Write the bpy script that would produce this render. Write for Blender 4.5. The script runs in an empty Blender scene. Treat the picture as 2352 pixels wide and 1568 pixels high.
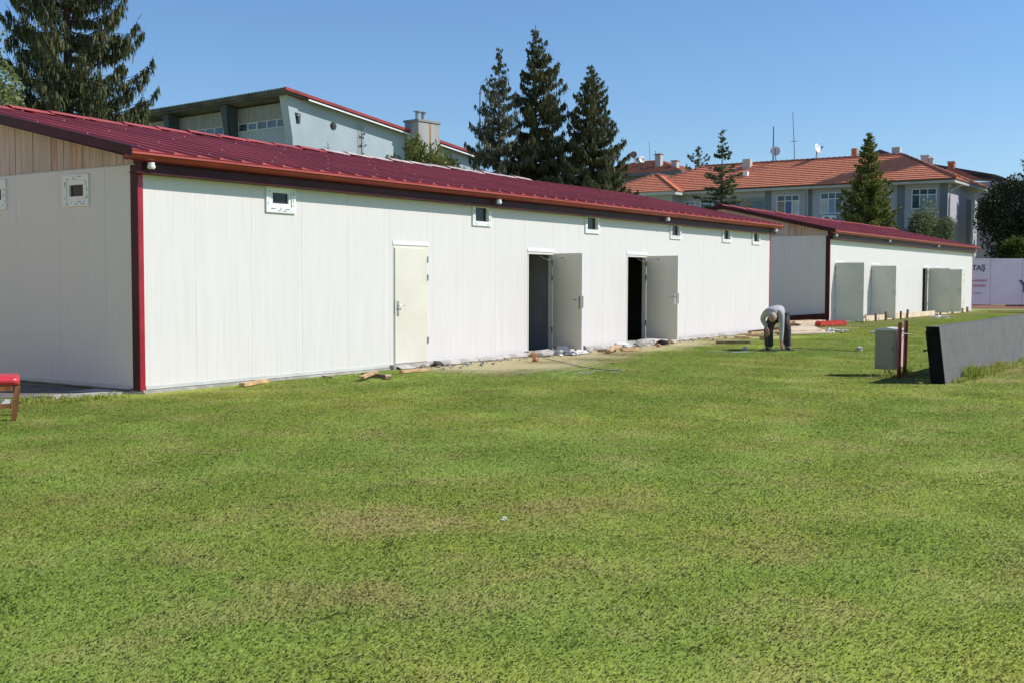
import bpy, bmesh, math, random
import numpy as np
from mathutils import Vector, Matrix, Euler

S = bpy.context.scene
COL = S.collection
PI = math.pi
def rad(d): return math.radians(d)

# ------------------------------------------------------------------ camera
CAM_Z = 1.55
YAW, PITCH, ROLL = rad(34.6), math.atan(135 / 2616.0), 0.00285
fwd = Vector((math.cos(YAW) * math.cos(PITCH), math.sin(YAW) * math.cos(PITCH), -math.sin(PITCH)))
r0 = Vector((math.sin(YAW), -math.cos(YAW), 0)); u0 = r0.cross(fwd)
rgt = r0 * math.cos(ROLL) + u0 * math.sin(ROLL); upv = rgt.cross(fwd)
cd = bpy.data.cameras.new('camera'); cam = bpy.data.objects.new('camera', cd); COL.objects.link(cam)
M3 = Matrix((rgt, upv, -fwd)).transposed()
cam.matrix_world = Matrix.Translation((0, 0, CAM_Z)) @ M3.to_4x4()
cd.sensor_width = 36; cd.lens = 2616 / 2352 * 36; cd.clip_start = .1; cd.clip_end = 5000
S.camera = cam

# ------------------------------------------------------------------ light
SUN_EL = rad(43)
sh = Vector((0.568, -0.823, 0)).normalized()
sun_dir = Vector((sh.x * math.cos(SUN_EL), sh.y * math.cos(SUN_EL), math.sin(SUN_EL)))
W = bpy.data.worlds.new("World"); S.world = W; W.use_nodes = True
nt = W.node_tree; nt.nodes.clear()
sky = nt.nodes.new('ShaderNodeTexSky'); sky.sky_type = 'NISHITA'; sky.sun_disc = False
sky.sun_elevation = SUN_EL; sky.sun_rotation = math.atan2(sh.x, sh.y) % (2 * PI)
sky.altitude = 700; sky.air_density = 1.2; sky.dust_density = 0.35; sky.ozone_density = 9.0
bg = nt.nodes.new('ShaderNodeBackground'); bg.inputs[1].default_value = 0.139
wo = nt.nodes.new('ShaderNodeOutputWorld')
nt.links.new(sky.outputs[0], bg.inputs[0]); nt.links.new(bg.outputs[0], wo.inputs[0])
sl = bpy.data.lights.new('sun', 'SUN'); sl.energy = 5.0; sl.angle = rad(.5); sl.color = (1, .955, .88)
so = bpy.data.objects.new('sun', sl); COL.objects.link(so)
so.rotation_euler = (-sun_dir).to_track_quat('-Z', 'Y').to_euler(); so.location = (0, -20, 40)
S.view_settings.view_transform = 'Standard'; S.view_settings.look = 'None'
S.view_settings.exposure = 0.0; S.view_settings.gamma = 1; S.view_settings.use_curve_mapping = False
S.render.engine = 'CYCLES'
S.cycles.max_bounces = 6; S.cycles.transparent_max_bounces = 6

# ------------------------------------------------------------------ materials
def nodes_of(name):
    m = bpy.data.materials.new(name); m.use_nodes = True
    t = m.node_tree; b = t.nodes['Principled BSDF']
    return m, t, b
def N(t, typ, **kw):
    n = t.nodes.new(typ)
    for k, v in kw.items(): setattr(n, k, v)
    return n
def setin(n, i, v): n.inputs[i].default_value = v
def mixrgb(t, fac, a, b):
    n = t.nodes.new('ShaderNodeMix'); n.data_type = 'RGBA'
    for sock, val in ((0, fac), (6, a), (7, b)):
        if hasattr(val, 'is_output'): t.links.new(val, n.inputs[sock])
        elif sock == 0: n.inputs[0].default_value = val
        else: n.inputs[sock].default_value = (*val, 1)
    return n.outputs[2]
def noise(t, vec, scale, detail=3, rough=.55):
    n = t.nodes.new('ShaderNodeTexNoise'); n.inputs['Scale'].default_value = scale
    n.inputs['Detail'].default_value = detail; n.inputs['Roughness'].default_value = rough
    if vec is not None: t.links.new(vec, n.inputs['Vector'])
    return n.outputs['Fac']
def maprange(t, val, a, b, c=0, d=1, smooth=True):
    n = t.nodes.new('ShaderNodeMapRange')
    if smooth: n.interpolation_type = 'SMOOTHSTEP'
    t.links.new(val, n.inputs[0])
    for i, x in enumerate((a, b, c, d)): n.inputs[i + 1].default_value = x
    return n.outputs[0]
def math_(t, op, a, b=0.0):
    n = t.nodes.new('ShaderNodeMath'); n.operation = op
    for i, x in enumerate((a, b)):
        if hasattr(x, 'is_output'): t.links.new(x, n.inputs[i])
        else: n.inputs[i].default_value = x
    return n.outputs[0]
def position(t, scale=None):
    g = t.nodes.new('ShaderNodeNewGeometry').outputs['Position']
    if scale is None: return g
    m = t.nodes.new('ShaderNodeMapping'); m.inputs['Scale'].default_value = scale
    t.links.new(g, m.inputs['Vector']); return m.outputs[0]

def mat(name, col, rough=.6, var=.12, vs=2.0, stretch=(1, 1, 1), bump=0, bs=40, metal=0, spec=.5, col2=None, lo=.35, hi=.65):
    m, t, b = nodes_of(name)
    a = tuple(max(0, c * (1 - var)) for c in col) if col2 is None else col
    c2 = tuple(min(1, c * (1 + var)) for c in col) if col2 is None else col2
    p = position(t, stretch)
    f = maprange(t, noise(t, p, vs, 5), lo, hi)
    t.links.new(mixrgb(t, f, a, c2), b.inputs['Base Color'])
    b.inputs['Roughness'].default_value = rough; b.inputs['Metallic'].default_value = metal
    b.inputs['Specular IOR Level'].default_value = spec
    if bump:
        bn = t.nodes.new('ShaderNodeBump'); bn.inputs['Strength'].default_value = bump; bn.inputs['Distance'].default_value = .02
        t.links.new(noise(t, position(t, stretch), bs, 4), bn.inputs['Height']); t.links.new(bn.outputs[0], b.inputs['Normal'])
    return m

def panel_mat(name, a, b2, rough=.42):
    """coated sandwich sheet: fine vertical brush marks and faint pressed micro ribs"""
    m, t, b = nodes_of(name)
    f1 = maprange(t, noise(t, position(t, (9, 9, .35)), 2.2, 6, .7), .3, .7)
    f2 = maprange(t, noise(t, position(t, (30, 30, .8)), 2.0, 4, .7), .45, .8)
    f3 = maprange(t, noise(t, position(t), .5, 3), .3, .7)
    c = mixrgb(t, f1, a, b2)
    c = mixrgb(t, math_(t, 'MULTIPLY', f2, .22), c, tuple(x * .78 for x in a))
    c = mixrgb(t, math_(t, 'MULTIPLY', f3, .25), c, tuple(x * .95 for x in b2))
    t.links.new(c, b.inputs['Base Color'])
    b.inputs['Roughness'].default_value = rough
    r = maprange(t, f1, 0, 1, rough - .1, rough + .12)
    t.links.new(r, b.inputs['Roughness'])
    sp = N(t, 'ShaderNodeSeparateXYZ'); t.links.new(position(t), sp.inputs[0])
    s = math_(t, 'ADD', sp.outputs[0], sp.outputs[1])
    w = math_(t, 'SINE', math_(t, 'MULTIPLY', s, 2 * PI / .13))
    hgt = math_(t, 'ADD', math_(t, 'MULTIPLY', math_(t, 'POWER', math_(t, 'ABSOLUTE', w), 8), .3), math_(t, 'MULTIPLY', f1, .6))
    bn = t.nodes.new('ShaderNodeBump'); bn.inputs['Strength'].default_value = .06; bn.inputs['Distance'].default_value = .01
    t.links.new(hgt, bn.inputs['Height']); t.links.new(bn.outputs[0], b.inputs['Normal'])
    return m

PANEL = panel_mat('white_sandwich_panel', (.672, .638, .618), (.725, .690, .668))
DOORM = mat('cream_door_paint', (.70, .66, .57), .4, .04, 1.5)
TRIMW = mat('white_trim', (.82, .82, .83), .35, .03)
PVC = mat('white_pvc', (.80, .80, .79), .3, .03)
FRAMEGREY = mat('steel_door_frame', (.55, .56, .53), .4, .06)
FILMG = mat('green_film_print', (.10, .36, .24), .5, .2)
FILMK = mat('dark_film_print', (.10, .12, .17), .5, .2)
GLASSD = mat('dark_glass', (.018, .022, .024), .12, .1, spec=.3)
GLASSB = mat('blue_grey_glass', (.06, .085, .12), .08, .4, .7)
BLUEPANE = mat('blue_blind', (.05, .09, .24), .3, .1)
PALEBLUE = mat('pale_blue_curtain', (.22, .31, .42), .4, .1, 1.2)
BLIND = mat('pale_blind', (.55, .53, .50), .5, .08)
CURTAIN = mat('brown_curtain', (.30, .22, .18), .7, .15)
ROOFM = mat('maroon_roof_sheet', (.40, .082, .084), .48, .14, .9, (1, 1, 1), spec=.35)
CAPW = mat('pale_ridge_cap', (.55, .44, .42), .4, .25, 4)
GUTTER = mat('red_gutter', (.25, .022, .015), .3, .2, 2.5, (1, 3, 3))
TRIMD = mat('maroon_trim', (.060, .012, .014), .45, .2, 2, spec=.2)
POSTR = mat('red_corner_trim', (.34, .012, .03), .3, .15, 2.0, (1, 1, 1.5))
WOOD = mat('weathered_board', (.56, .43, .375), .75, .09, 3, (6, 6, .6), .2, 30)
WOODB = mat('stained_board', (.55, .36, .28), .75, .18, 2.2, (5, 5, .8), .2, 30)
TIMBER = mat('fresh_timber', (.52, .33, .17), .7, .28, 6, (1, 1, 1), .2, 40)
TIMBERD = mat('old_timber', (.22, .15, .10), .8, .3, 6, (1, 1, 1), .3, 40)
for mw in (WOOD, WOODB):                      # each board its own tint
    t = mw.node_tree; b = t.nodes['Principled BSDF']; src = b.inputs['Base Color'].links[0].from_socket
    oi = t.nodes.new('ShaderNodeObjectInfo'); hs = t.nodes.new('ShaderNodeHueSaturation')
    t.links.new(maprange(t, oi.outputs['Random'], 0, 1, .93, 1.06, False), hs.inputs['Value']); t.links.new(src, hs.inputs['Color']); t.links.new(hs.outputs[0], b.inputs['Base Color'])
PLY = mat('pale_plywood', (.66, .53, .38), .7, .14, 3)
CONC = mat('concrete', (.40, .375, .34), .9, .22, 4, (1, 1, 1), .5, 25)
CONCD = mat('shaded_concrete', (.135, .12, .11), .9, .3, 3, (1, 1, 1), .6, 18)  # concrete with the gable side's shade put into the colour
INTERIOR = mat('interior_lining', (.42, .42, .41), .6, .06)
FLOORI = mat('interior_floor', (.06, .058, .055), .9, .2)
STEEL = mat('steel', (.62, .62, .63), .25, .06, 3, metal=.9)
STEELDK = mat('dark_steel', (.16, .17, .18), .4, .1, 3, metal=.6)
SCREW = mat('screw_head', (.50, .36, .36), .4, .05, metal=.7)
HALLW = mat('hall_blue_render', (.36, .43, .475), .85, .10, .25, (1, 1, .5), .2, 6)
HALLD = mat('hall_shaded_render', (.065, .082, .105), .85, .12, .3, (1, 1, .5))  # darker copy of the hall render, with roof shade in the colour
HALLP = mat('hall_ribbed_cladding', (.25, .255, .25), .7, .12, .6, (4, 4, .5))
HALLS = mat('hall_soffit', (.085, .085, .085), .9, .3, .5)
REDV = mat('red_verge', (.30, .035, .035), .45, .2, .6)
FLUE = mat('steel_flue', (.36, .36, .37), .35, .1, 3, metal=.3)
CHIM = mat('chimney_render', (.33, .33, .32), .85, .14, .8, (1, 1, .4), .2, 8)
RUST = mat('rust_stain', (.34, .20, .12), .9, .3, 1.5, (4, 4, .5))
TILE = mat('orange_roof_tile', (.68, .25, .14), .8, .14, 5, (1, 1, 1), .4, 8)
TILED = mat('brown_roof_tile', (.36, .135, .085), .8, .22, 2.0, (1, 1, 1), .4, 8)
RIDGET = mat('ridge_tile', (.25, .10, .065), .85, .2, 4)
HOUSEW = mat('lilac_render', (.43, .42, .475), .85, .05, .4)
HOUSED = mat('slate_band', (.17, .185, .215), .85, .08, .5)
HOUSEE = mat('pale_eave', (.50, .48, .45), .8, .08)
SLATE = mat('dark_ridge_sheet', (.05, .05, .055), .6, .2)
BLOCKM = mat('grey_painted_block', (.118, .113, .110), .75, .08, 2.5, (1, 1, 1), .35, 30)
BLACKP = mat('black_facing', (.009, .009, .010), .8, .3, 5, spec=.1)  # near-black facing for the end and back of the block wall
BOXM = mat('grey_cabinet', (.30, .28, .215), .45, .06, 3)
BOXL = mat('sunlit_cabinet', (.62, .61, .55), .45, .05, 3)  # lighter copy of the cabinet grey, sunlight painted on side and lid
POSTM = mat('maroon_post', (.17, .014, .018), .4, .2, 5)
REDC = mat('red_vinyl', (.62, .035, .055), .28, .10, 6, (1, 1, 1), .15, 14)
CHAIRW = mat('varnished_wood', (.25, .095, .035), .4, .25, 5, (4, 4, 1))
REDT = mat('red_sheet_offcut', (.48, .035, .022), .35, .15, 6)
BRICK = mat('brick', (.38, .17, .09), .85, .25, 8, (1, 1, 1), .4, 30)
RUBBLE = mat('rubble', (.33, .27, .22), .95, .35, 9, (1, 1, 1), .6, 30)
RUBBLED = mat('dark_rubble', (.075, .055, .05), .95, .35, 9, (1, 1, 1), .6, 30)
BAG = mat('white_plastic', (.60, .59, .575), .35, .06, 8)
CORDW = mat('pale_string', (.36, .38, .32), .7, .15, 9)
CORDK = mat('dark_cable', (.05, .055, .06), .5, .2, 9)
HOARD = mat('white_hoarding', (.66, .63, .69), .5, .05, .8)
PRINTK = mat('grey_print', (.055, .055, .065), .6, .1)
PRINTR = mat('red_print', (.52, .17, .22), .6, .15)
SOILR = mat('reddish_soil', (.22, .085, .05), .95, .35, 2.5, (1, 1, 1), .5, 20)
MAST = mat('antenna_metal', (.13, .13, .16), .5, .1)
DISH = mat('satellite_dish', (.72, .70, .68), .4, .08, 2)
DISHB = mat('rusty_dish', (.34, .16, .09), .6, .3, 3)
BARK = mat('bark', (.085, .058, .042), .95, .35, 6, (2, 2, .6), .6, 20)
SKIN = mat('skin', (.42, .21, .14), .5, .10, 14)
SHIRT = mat('grey_shirt', (.42, .41, .41), .85, .08, 5, (1, 1, 1), .25, 18)
TROUS = mat('dark_trousers', (.052, .043, .045), .9, .3, 5, (1, 1, 1), .3, 16)
SHOE = mat('dark_shoe', (.03, .028, .028), .6, .3, 8)
HAIR = mat('grey_hair', (.36, .33, .30), .8, .25, 40)

# --- lawn tones shared by soil and blades
def lawn_tone(t):
    p = position(t)
    sx = N(t, 'ShaderNodeSeparateXYZ'); t.links.new(p, sx.inputs[0]); X, Y = sx.outputs[0], sx.outputs[1]
    n1 = noise(t, p, .33, 4, .6); n2 = noise(t, p, 1.35, 5, .65); n3 = noise(t, p, 5.0, 4, .6)
    c = mixrgb(t, maprange(t, n1, .36, .64), (.265, .380, .064), (.410, .460, .084))
    n0 = noise(t, p, .13, 3, .5)
    c = mixrgb(t, maprange(t, n0, .40, .60, 0, .55), c, (.23, .37, .066))
    c = mixrgb(t, maprange(t, n3, .4, .72, 0, .45), c, (.20, .32, .058))
    # worn, straw coloured swath across the middle of the near lawn
    def blob(cx, cy, rx, ry, a):
        ca, sa = math.cos(a), math.sin(a)
        dx = math_(t, 'SUBTRACT', X, cx); dy = math_(t, 'SUBTRACT', Y, cy)
        u = math_(t, 'MULTIPLY', math_(t, 'ADD', math_(t, 'MULTIPLY', dx, ca), math_(t, 'MULTIPLY', dy, sa)), 1 / rx)
        v = math_(t, 'MULTIPLY', math_(t, 'SUBTRACT', math_(t, 'MULTIPLY', dy, ca), math_(t, 'MULTIPLY', dx, sa)), 1 / ry)
        d = math_(t, 'SQRT', math_(t, 'ADD', math_(t, 'MULTIPLY', u, u), math_(t, 'MULTIPLY', v, v)))
        return maprange(t, d, 1.0, .1)
    dry = math_(t, 'MULTIPLY', maprange(t, n2, .46, .66), .40)
    b1 = blob(5.9, 4.75, 1.9, .95, rad(-48)); b2 = blob(4.6, 3.3, 1.9, 1.0, rad(-40)); b3 = math_(t, 'MAXIMUM', blob(18.6, 5.0, 1.5, 1.0, rad(20)), blob(20.6, 4.0, 4.2, .8, 0.0))
    bl = math_(t, 'ADD', b1, math_(t, 'ADD', math_(t, 'MULTIPLY', b2, .5), math_(t, 'MULTIPLY', b3, 1.5)))
    dry = math_(t, 'ADD', dry, math_(t, 'MULTIPLY', math_(t, 'MULTIPLY', bl, maprange(t, n2, .34, .56)), .55))
    # trodden strip along the new sheds
    yy = math_(t, 'ADD', Y, math_(t, 'MULTIPLY', math_(t, 'SUBTRACT', n2, .5), 2.0))
    yy = math_(t, 'SUBTRACT', yy, maprange(t, X, 17, 22.5, 0, .9))
    st = math_(t, 'MULTIPLY', maprange(t, yy, 9.9, 11.1), maprange(t, X, 14.4, 15.9))
    st = math_(t, 'MULTIPLY', st, maprange(t, X, 33, 38, 1, .38))
    st = math_(t, 'MULTIPLY', st, maprange(t, n3, .25, .55, .55, 1))
    sand = math_(t, 'MULTIPLY', st, .97)
    c = mixrgb(t, math_(t, 'MINIMUM', dry, .85), c, (.46, .37, .165))
    c = mixrgb(t, sand, c, (.50, .41, .25))
    return c, st, n3
def ground_mat():
    m, t, b = nodes_of('lawn_soil')
    c, st, n3 = lawn_tone(t)
    c = mixrgb(t, .14, c, (.20, .19, .06))
    c = mixrgb(t, maprange(t, noise(t, position(t), 34, 3, .7), .48, .72, 0, .28), c, (.19, .27, .05))
    c = mixrgb(t, maprange(t, noise(t, position(t), 48, 3, .7), .52, .75, 0, .5), c, (.40, .38, .16))
    t.links.new(c, b.inputs['Base Color']); b.inputs['Roughness'].default_value = .95; b.inputs['Specular IOR Level'].default_value = .1
    bn = t.nodes.new('ShaderNodeBump'); bn.inputs['Strength'].default_value = .7; bn.inputs['Distance'].default_value = .03
    t.links.new(noise(t, position(t), 22, 4, .7), bn.inputs['Height']); t.links.new(bn.outputs[0], b.inputs['Normal'])
    return m
def blade_mat():
    m, t, b = nodes_of('grass_blades')
    c, st, n3 = lawn_tone(t)
    g = t.nodes.new('ShaderNodeNewGeometry')
    ri = g.outputs['Random Per Island']
    c = mixrgb(t, maprange(t, ri, .0, .45, .38, 0, False), c, (.23, .36, .06))
    c = mixrgb(t, maprange(t, ri, .74, 1, 0, .65, False), c, (.56, .53, .25))
    up = t.nodes.new('ShaderNodeVectorMath'); up.operation = 'MULTIPLY_ADD'      # short mown blades: shading follows the sward
    t.links.new(g.outputs['Normal'], up.inputs[0]); up.inputs[1].default_value = (.28, .28, .28); up.inputs[2].default_value = (0, 0, 1)
    nm = t.nodes.new('ShaderNodeVectorMath'); nm.operation = 'NORMALIZE'; t.links.new(up.outputs[0], nm.inputs[0])
    t.links.new(nm.outputs[0], b.inputs['Normal'])
    t.links.new(c, b.inputs['Base Color']); b.inputs['Roughness'].default_value = .55; b.inputs['Specular IOR Level'].default_value = .08
    tr = t.nodes.new('ShaderNodeBsdfTranslucent'); t.links.new(c, tr.inputs['Color'])
    mx = t.nodes.new('ShaderNodeMixShader'); mx.inputs[0].default_value = .5
    t.links.new(b.outputs[0], mx.inputs[1]); t.links.new(tr.outputs[0], mx.inputs[2])
    t.links.new(mx.outputs[0], t.nodes['Material Output'].inputs['Surface'])
    return m
def leaf_mat(name, a, b_, c_, trans=.25, rough=.6):
    m, t, b = nodes_of(name)
    ri = t.nodes.new('ShaderNodeNewGeometry').outputs['Random Per Island']
    n = maprange(t, noise(t, position(t), .9, 3), .35, .65)
    c = mixrgb(t, n, a, b_)
    c = mixrgb(t, maprange(t, ri, .72, 1, 0, .75, False), c, c_)
    c = mixrgb(t, maprange(t, ri, 0, .3, .45, 0, False), c, tuple(x * .55 for x in a))
    t.links.new(c, b.inputs['Base Color']); b.inputs['Roughness'].default_value = rough; b.inputs['Specular IOR Level'].default_value = .25
    tr = t.nodes.new('ShaderNodeBsdfTranslucent'); t.links.new(c, tr.inputs['Color'])
    mx = t.nodes.new('ShaderNodeMixShader'); mx.inputs[0].default_value = trans
    t.links.new(b.outputs[0], mx.inputs[1]); t.links.new(tr.outputs[0], mx.inputs[2])
    t.links.new(mx.outputs[0], t.nodes['Material Output'].inputs['Surface'])
    return m
SOIL = ground_mat(); BLADE = blade_mat()
SPRUCE = leaf_mat('spruce_needles', (.075, .098, .040), (.125, .140, .055), (.22, .18, .085), .22)
SPRUCEG = leaf_mat('grey_spruce_needles', (.105, .125, .070), (.15, .165, .090), (.24, .19, .12), .22)
CEDAR = leaf_mat('cedar_needles', (.07, .11, .058), (.13, .16, .07), (.22, .22, .085), .22)
FIR = leaf_mat('fir_needles', (.13, .165, .038), (.21, .23, .048), (.32, .30, .08), .32)
LEAFY = leaf_mat('pale_leaves', (.16, .215, .070), (.23, .28, .10), (.34, .34, .16), .35)
WILLOW = leaf_mat('willow_leaves', (.11, .145, .045), (.17, .19, .05), (.34, .34, .08), .35)
OLIVE = leaf_mat('grey_green_leaves', (.11, .15, .062), (.18, .22, .10), (.28, .30, .15), .3)
DARKL = leaf_mat('dark_leaves', (.030, .045, .020), (.070, .090, .040), (.14, .155, .085), .18)
BRIGHTL = leaf_mat('bright_leaves', (.055, .10, .014), (.11, .16, .020), (.19, .22, .04), .3)
WEED = leaf_mat('weed_leaves', (.27, .33, .06), (.38, .38, .10), (.55, .47, .20), .45)

# ------------------------------------------------------------------ mesh helpers
class MB:
    def __init__(s): s.v = []; s.f = []; s.m = []; s.xf = None
    def add(s, vs, fs, mi=0):
        o = len(s.v)
        if s.xf is not None: vs = [tuple(s.xf @ Vector(p)) for p in vs]
        s.v += [tuple(p) for p in vs]; s.f += [tuple(i + o for i in f) for f in fs]; s.m += [mi] * len(fs)
    def box(s, x0, x1, y0, y1, z0, z1, mi=0):
        s.add([(x0, y0, z0), (x1, y0, z0), (x1, y1, z0), (x0, y1, z0), (x0, y0, z1), (x1, y0, z1), (x1, y1, z1), (x0, y1, z1)],
              [(0, 3, 2, 1), (4, 5, 6, 7), (0, 1, 5, 4), (1, 2, 6, 5), (2, 3, 7, 6), (3, 0, 4, 7)], mi)
    def obox(s, c, size, rot=None, mi=0):
        a, b, d = (x / 2 for x in size); R = rot or Matrix.Identity(3); c = Vector(c)
        P = [(-a, -b, -d), (a, -b, -d), (a, b, -d), (-a, b, -d), (-a, -b, d), (a, -b, d), (a, b, d), (-a, b, d)]
        s.add([tuple(c + R @ Vector(p)) for p in P], [(0, 3, 2, 1), (4, 5, 6, 7), (0, 1, 5, 4), (1, 2, 6, 5), (2, 3, 7, 6), (3, 0, 4, 7)], mi)
    def prism(s, poly, vec, mi=0):
        n = len(poly); v = Vector(vec)
        P = [tuple(p) for p in poly] + [tuple(Vector(p) + v) for p in poly]
        F = [tuple(range(n))[::-1], tuple(range(n, 2 * n))] + [(i, (i + 1) % n, n + (i + 1) % n, n + i) for i in range(n)]
        s.add(P, F, mi)
    def tube(s, pts, r, n=6, mi=0, cap=True):
        pts = [Vector(p) for p in pts]; k = len(pts); rs = r if isinstance(r, (list, tuple)) else [r] * k
        P = []; F = []
        for i, p in enumerate(pts):
            d = (pts[min(i + 1, k - 1)] - pts[max(i - 1, 0)]).normalized()
            ref = Vector((0, 0, 1)) if abs(d.z) < .9 else Vector((1, 0, 0))
            a = d.cross(ref).normalized(); b = d.cross(a)
            for j in range(n):
                t = 2 * PI * j / n
                P.append(tuple(p + (a * math.cos(t) + b * math.sin(t)) * rs[i]))
        for i in range(k - 1):
            for j in range(n):
                F.append((i * n + j, i * n + (j + 1) % n, (i + 1) * n + (j + 1) % n, (i + 1) * n + j))
        if cap: F += [tuple(range(n))[::-1], tuple(range((k - 1) * n, k * n))]
        s.add(P, F, mi)
    def disc(s, c, r, axis, th, n=20, mi=0, sx=1.0):
        ax = Vector(axis).normalized(); ref = Vector((0, 0, 1)) if abs(ax.z) < .9 else Vector((1, 0, 0))
        a = ax.cross(ref).normalized(); b = ax.cross(a); c = Vector(c)
        s.prism([tuple(c + (a * math.cos(2 * PI * j / n) * sx + b * math.sin(2 * PI * j / n)) * r) for j in range(n)], ax * th, mi)
    def build(s, name, mats, parent=None, smooth=False):
        me = bpy.data.meshes.new(name); me.from_pydata(s.v, [], s.f)
        if not isinstance(mats, (list, tuple)): mats = [mats]
        for m in mats: me.materials.append(m)
        if len(mats) > 1: me.polygons.foreach_set('material_index', s.m)
        bm = bmesh.new(); bm.from_mesh(me); bmesh.ops.recalc_face_normals(bm, faces=bm.faces); bm.to_mesh(me); bm.free()
        if smooth: me.polygons.foreach_set('use_smooth', [True] * len(me.polygons))
        return link(name, me, parent)
def link(name, me, parent=None):
    o = bpy.data.objects.new(name, me); COL.objects.link(o)
    if parent is not None: adopt(o, parent)
    return o
def world_loc(o):
    p = Vector((0, 0, 0)); q = o
    while q is not None: p += Vector(q.location); q = q.parent
    return p
def adopt(o, parent):
    """parent without moving: child verts are written in world metres"""
    o.parent = parent
    r = parent
    while r.parent is not None: r = r.parent
    if parent.parent is None:
        o.matrix_parent_inverse = Matrix.Translation(-Vector(parent.location))
def tag(o, label=None, cat=None, group=None, kind=None):
    for k, v in (('label', label), ('category', cat), ('group', group), ('kind', kind)):
        if v: o[k] = v
    return o
def thing(name, label, cat, loc, group=None):
    o = bpy.data.objects.new(name, None); COL.objects.link(o); o.location = loc; o.empty_display_size = .3
    return tag(o, label, cat, group)
def raw_mesh(name, verts, faces_flat, nper, m, parent=None, smooth=False):
    """fast mesh from numpy arrays of same sized faces"""
    me = bpy.data.meshes.new(name); nv = len(verts); nf = len(faces_flat) // nper
    me.vertices.add(nv); me.vertices.foreach_set('co', np.asarray(verts, dtype=np.float32).ravel())
    me.loops.add(nf * nper); me.loops.foreach_set('vertex_index', np.asarray(faces_flat, dtype=np.int32))
    me.polygons.add(nf); me.polygons.foreach_set('loop_start', np.arange(0, nf * nper, nper, dtype=np.int32))
    me.polygons.foreach_set('loop_total', np.full(nf, nper, dtype=np.int32))
    if smooth: me.polygons.foreach_set('use_smooth', np.ones(nf, dtype=bool))
    me.update(calc_edges=True); me.materials.append(m)
    return link(name, me, parent)

def gz(x, y):
    t = min(max((math.hypot(x, y) - 4) / 40, 0), 1); return .16 * t * t * (3 - 2 * t)

# ------------------------------------------------------------------ ground
xs = [-2500, -900, -300, -90, -30] + list(np.arange(-10, 110, 1.0)) + [130, 180, 300, 700, 2500]
ys = [-2500, -900, -300, -90, -40] + list(np.arange(-25, 60, 1.0)) + [70, 100, 200, 500, 1000, 2500]
gv = [(x, y, gz(x, y)) for y in ys for x in xs]; nx = len(xs)
gf = [(j * nx + i, j * nx + i + 1, (j + 1) * nx + i + 1, (j + 1) * nx + i) for j in range(len(ys) - 1) for i in range(nx - 1)]
me = bpy.data.meshes.new('ground'); me.from_pydata(gv, [], gf); me.materials.append(SOIL)
me.polygons.foreach_set('use_smooth', [True] * len(me.polygons))
tag(link('ground', me), kind='structure')

# unseen reddish paving added left of the near shed to bounce warm light
m = MB(); m.prism([(-22, 14.0, .02), (6.2, 14.0, .02), (7.9, 14.6, .02), (7.9, 34, .02), (-22, 34, .02)], (0, 0, .022))
tag(m.build('bounce_paving', mat('reddish_bounce_pavers', (.60, .41, .34), .9, .15, 1.2)), kind='structure')

# bare reddish soil below the hoarding
rs = random.Random(5)
m = MB(); pts = []
for k in range(40):
    a = 2 * PI * k / 40; rr = 1 + .18 * rs.random()
    u, v = 9.0 * rr * math.cos(a), 5.2 * rr * math.sin(a)
    c = Vector((74.2, 12.9)) + Vector((.602, -.799)) * u + Vector((-.8, -.6)) * v
    pts.append((c.x, c.y, gz(c.x, c.y) + .012))
m.add(pts, [tuple(range(40))]); tag(m.build('soil_patch', SOIL if False else SOILR), kind='structure')

# ------------------------------------------------------------------ prefabricated sheds
def window(parent, cx, y, z0, z1, w, axis, sash=True, seed=0):
    """small pvc window with protective film print; axis 'x': in a wall along x facing -y; 'y': wall along y facing -x"""
    xf = Matrix.Translation((cx, y, 0)) if axis == 'x' else Matrix.Translation((y, cx, 0)) @ Matrix.Rotation(-PI / 2, 4, 'Z')
    def F(a0, a1, b0, b1, d0, d1, mb): mb.box(a0, a1, d0, d1, b0, b1)
    hw = w / 2; b = .085; rn = random.Random(seed)
    m = MB(); m.xf = xf; out, ins = -.028, .06
    F(-hw, hw, z0, z0 + b, out, ins, m); F(-hw, hw, z1 - b, z1, out, ins, m)
    F(-hw, -hw + b, z0 + b, z1 - b, out, ins, m); F(hw - b, hw, z0 + b, z1 - b, out, ins, m)
    fr = m.build('window', PVC, parent)
    if sash:
        m = MB(); m.xf = xf; s = .055; o2 = -.012; i0, i1 = -hw + b, hw - b; j0, j1 = z0 + b, z1 - b
        F(i0, i1, j0, j0 + s, o2, .04, m); F(i0, i1, j1 - s, j1, o2, .04, m)
        F(i0, i0 + s, j0 + s, j1 - s, o2, .04, m); F(i1 - s, i1, j0 + s, j1 - s, o2, .04, m)
        sb = m.build('sash', PVC, fr)
    m = MB(); m.xf = xf; e = .055 if sash else 0
    F(-hw + b + e, hw - b - e, z0 + b + e, z1 - b - e, .018 if sash else .045, .024 if sash else .051, m); m.build('pane', GLASSD, fr)
    m = MB(); m.xf = xf                       # dashes of film print, a hair proud of the frame
    for zz in (z0 + .028, z0 + .058, z1 - .028, z1 - .058):
        x = -hw + .05 + rn.random() * .05
        while x < hw - .1:
            l = rn.choice((.02, .05, .09)); 
            if rn.random() < .7: m.box(x, x + l, out - .002, out + .001, zz - .006, zz + .006, rn.choice((0, 0, 1)))
            x += l + rn.uniform(.03, .09)
    for xx in (-hw + .03, -hw + .058, hw - .03, hw - .058):
        z = z0 + .10
        while z < z1 - .12:
            l = rn.choice((.03, .06))
            if rn.random() < .6: m.box(xx - .006, xx + .006, out - .002, out + .001, z, z + l, rn.choice((0, 0, 1)))
            z += l + rn.uniform(.03, .07)
    m.build('film_print', [FILMG, FILMK], fr)

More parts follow.
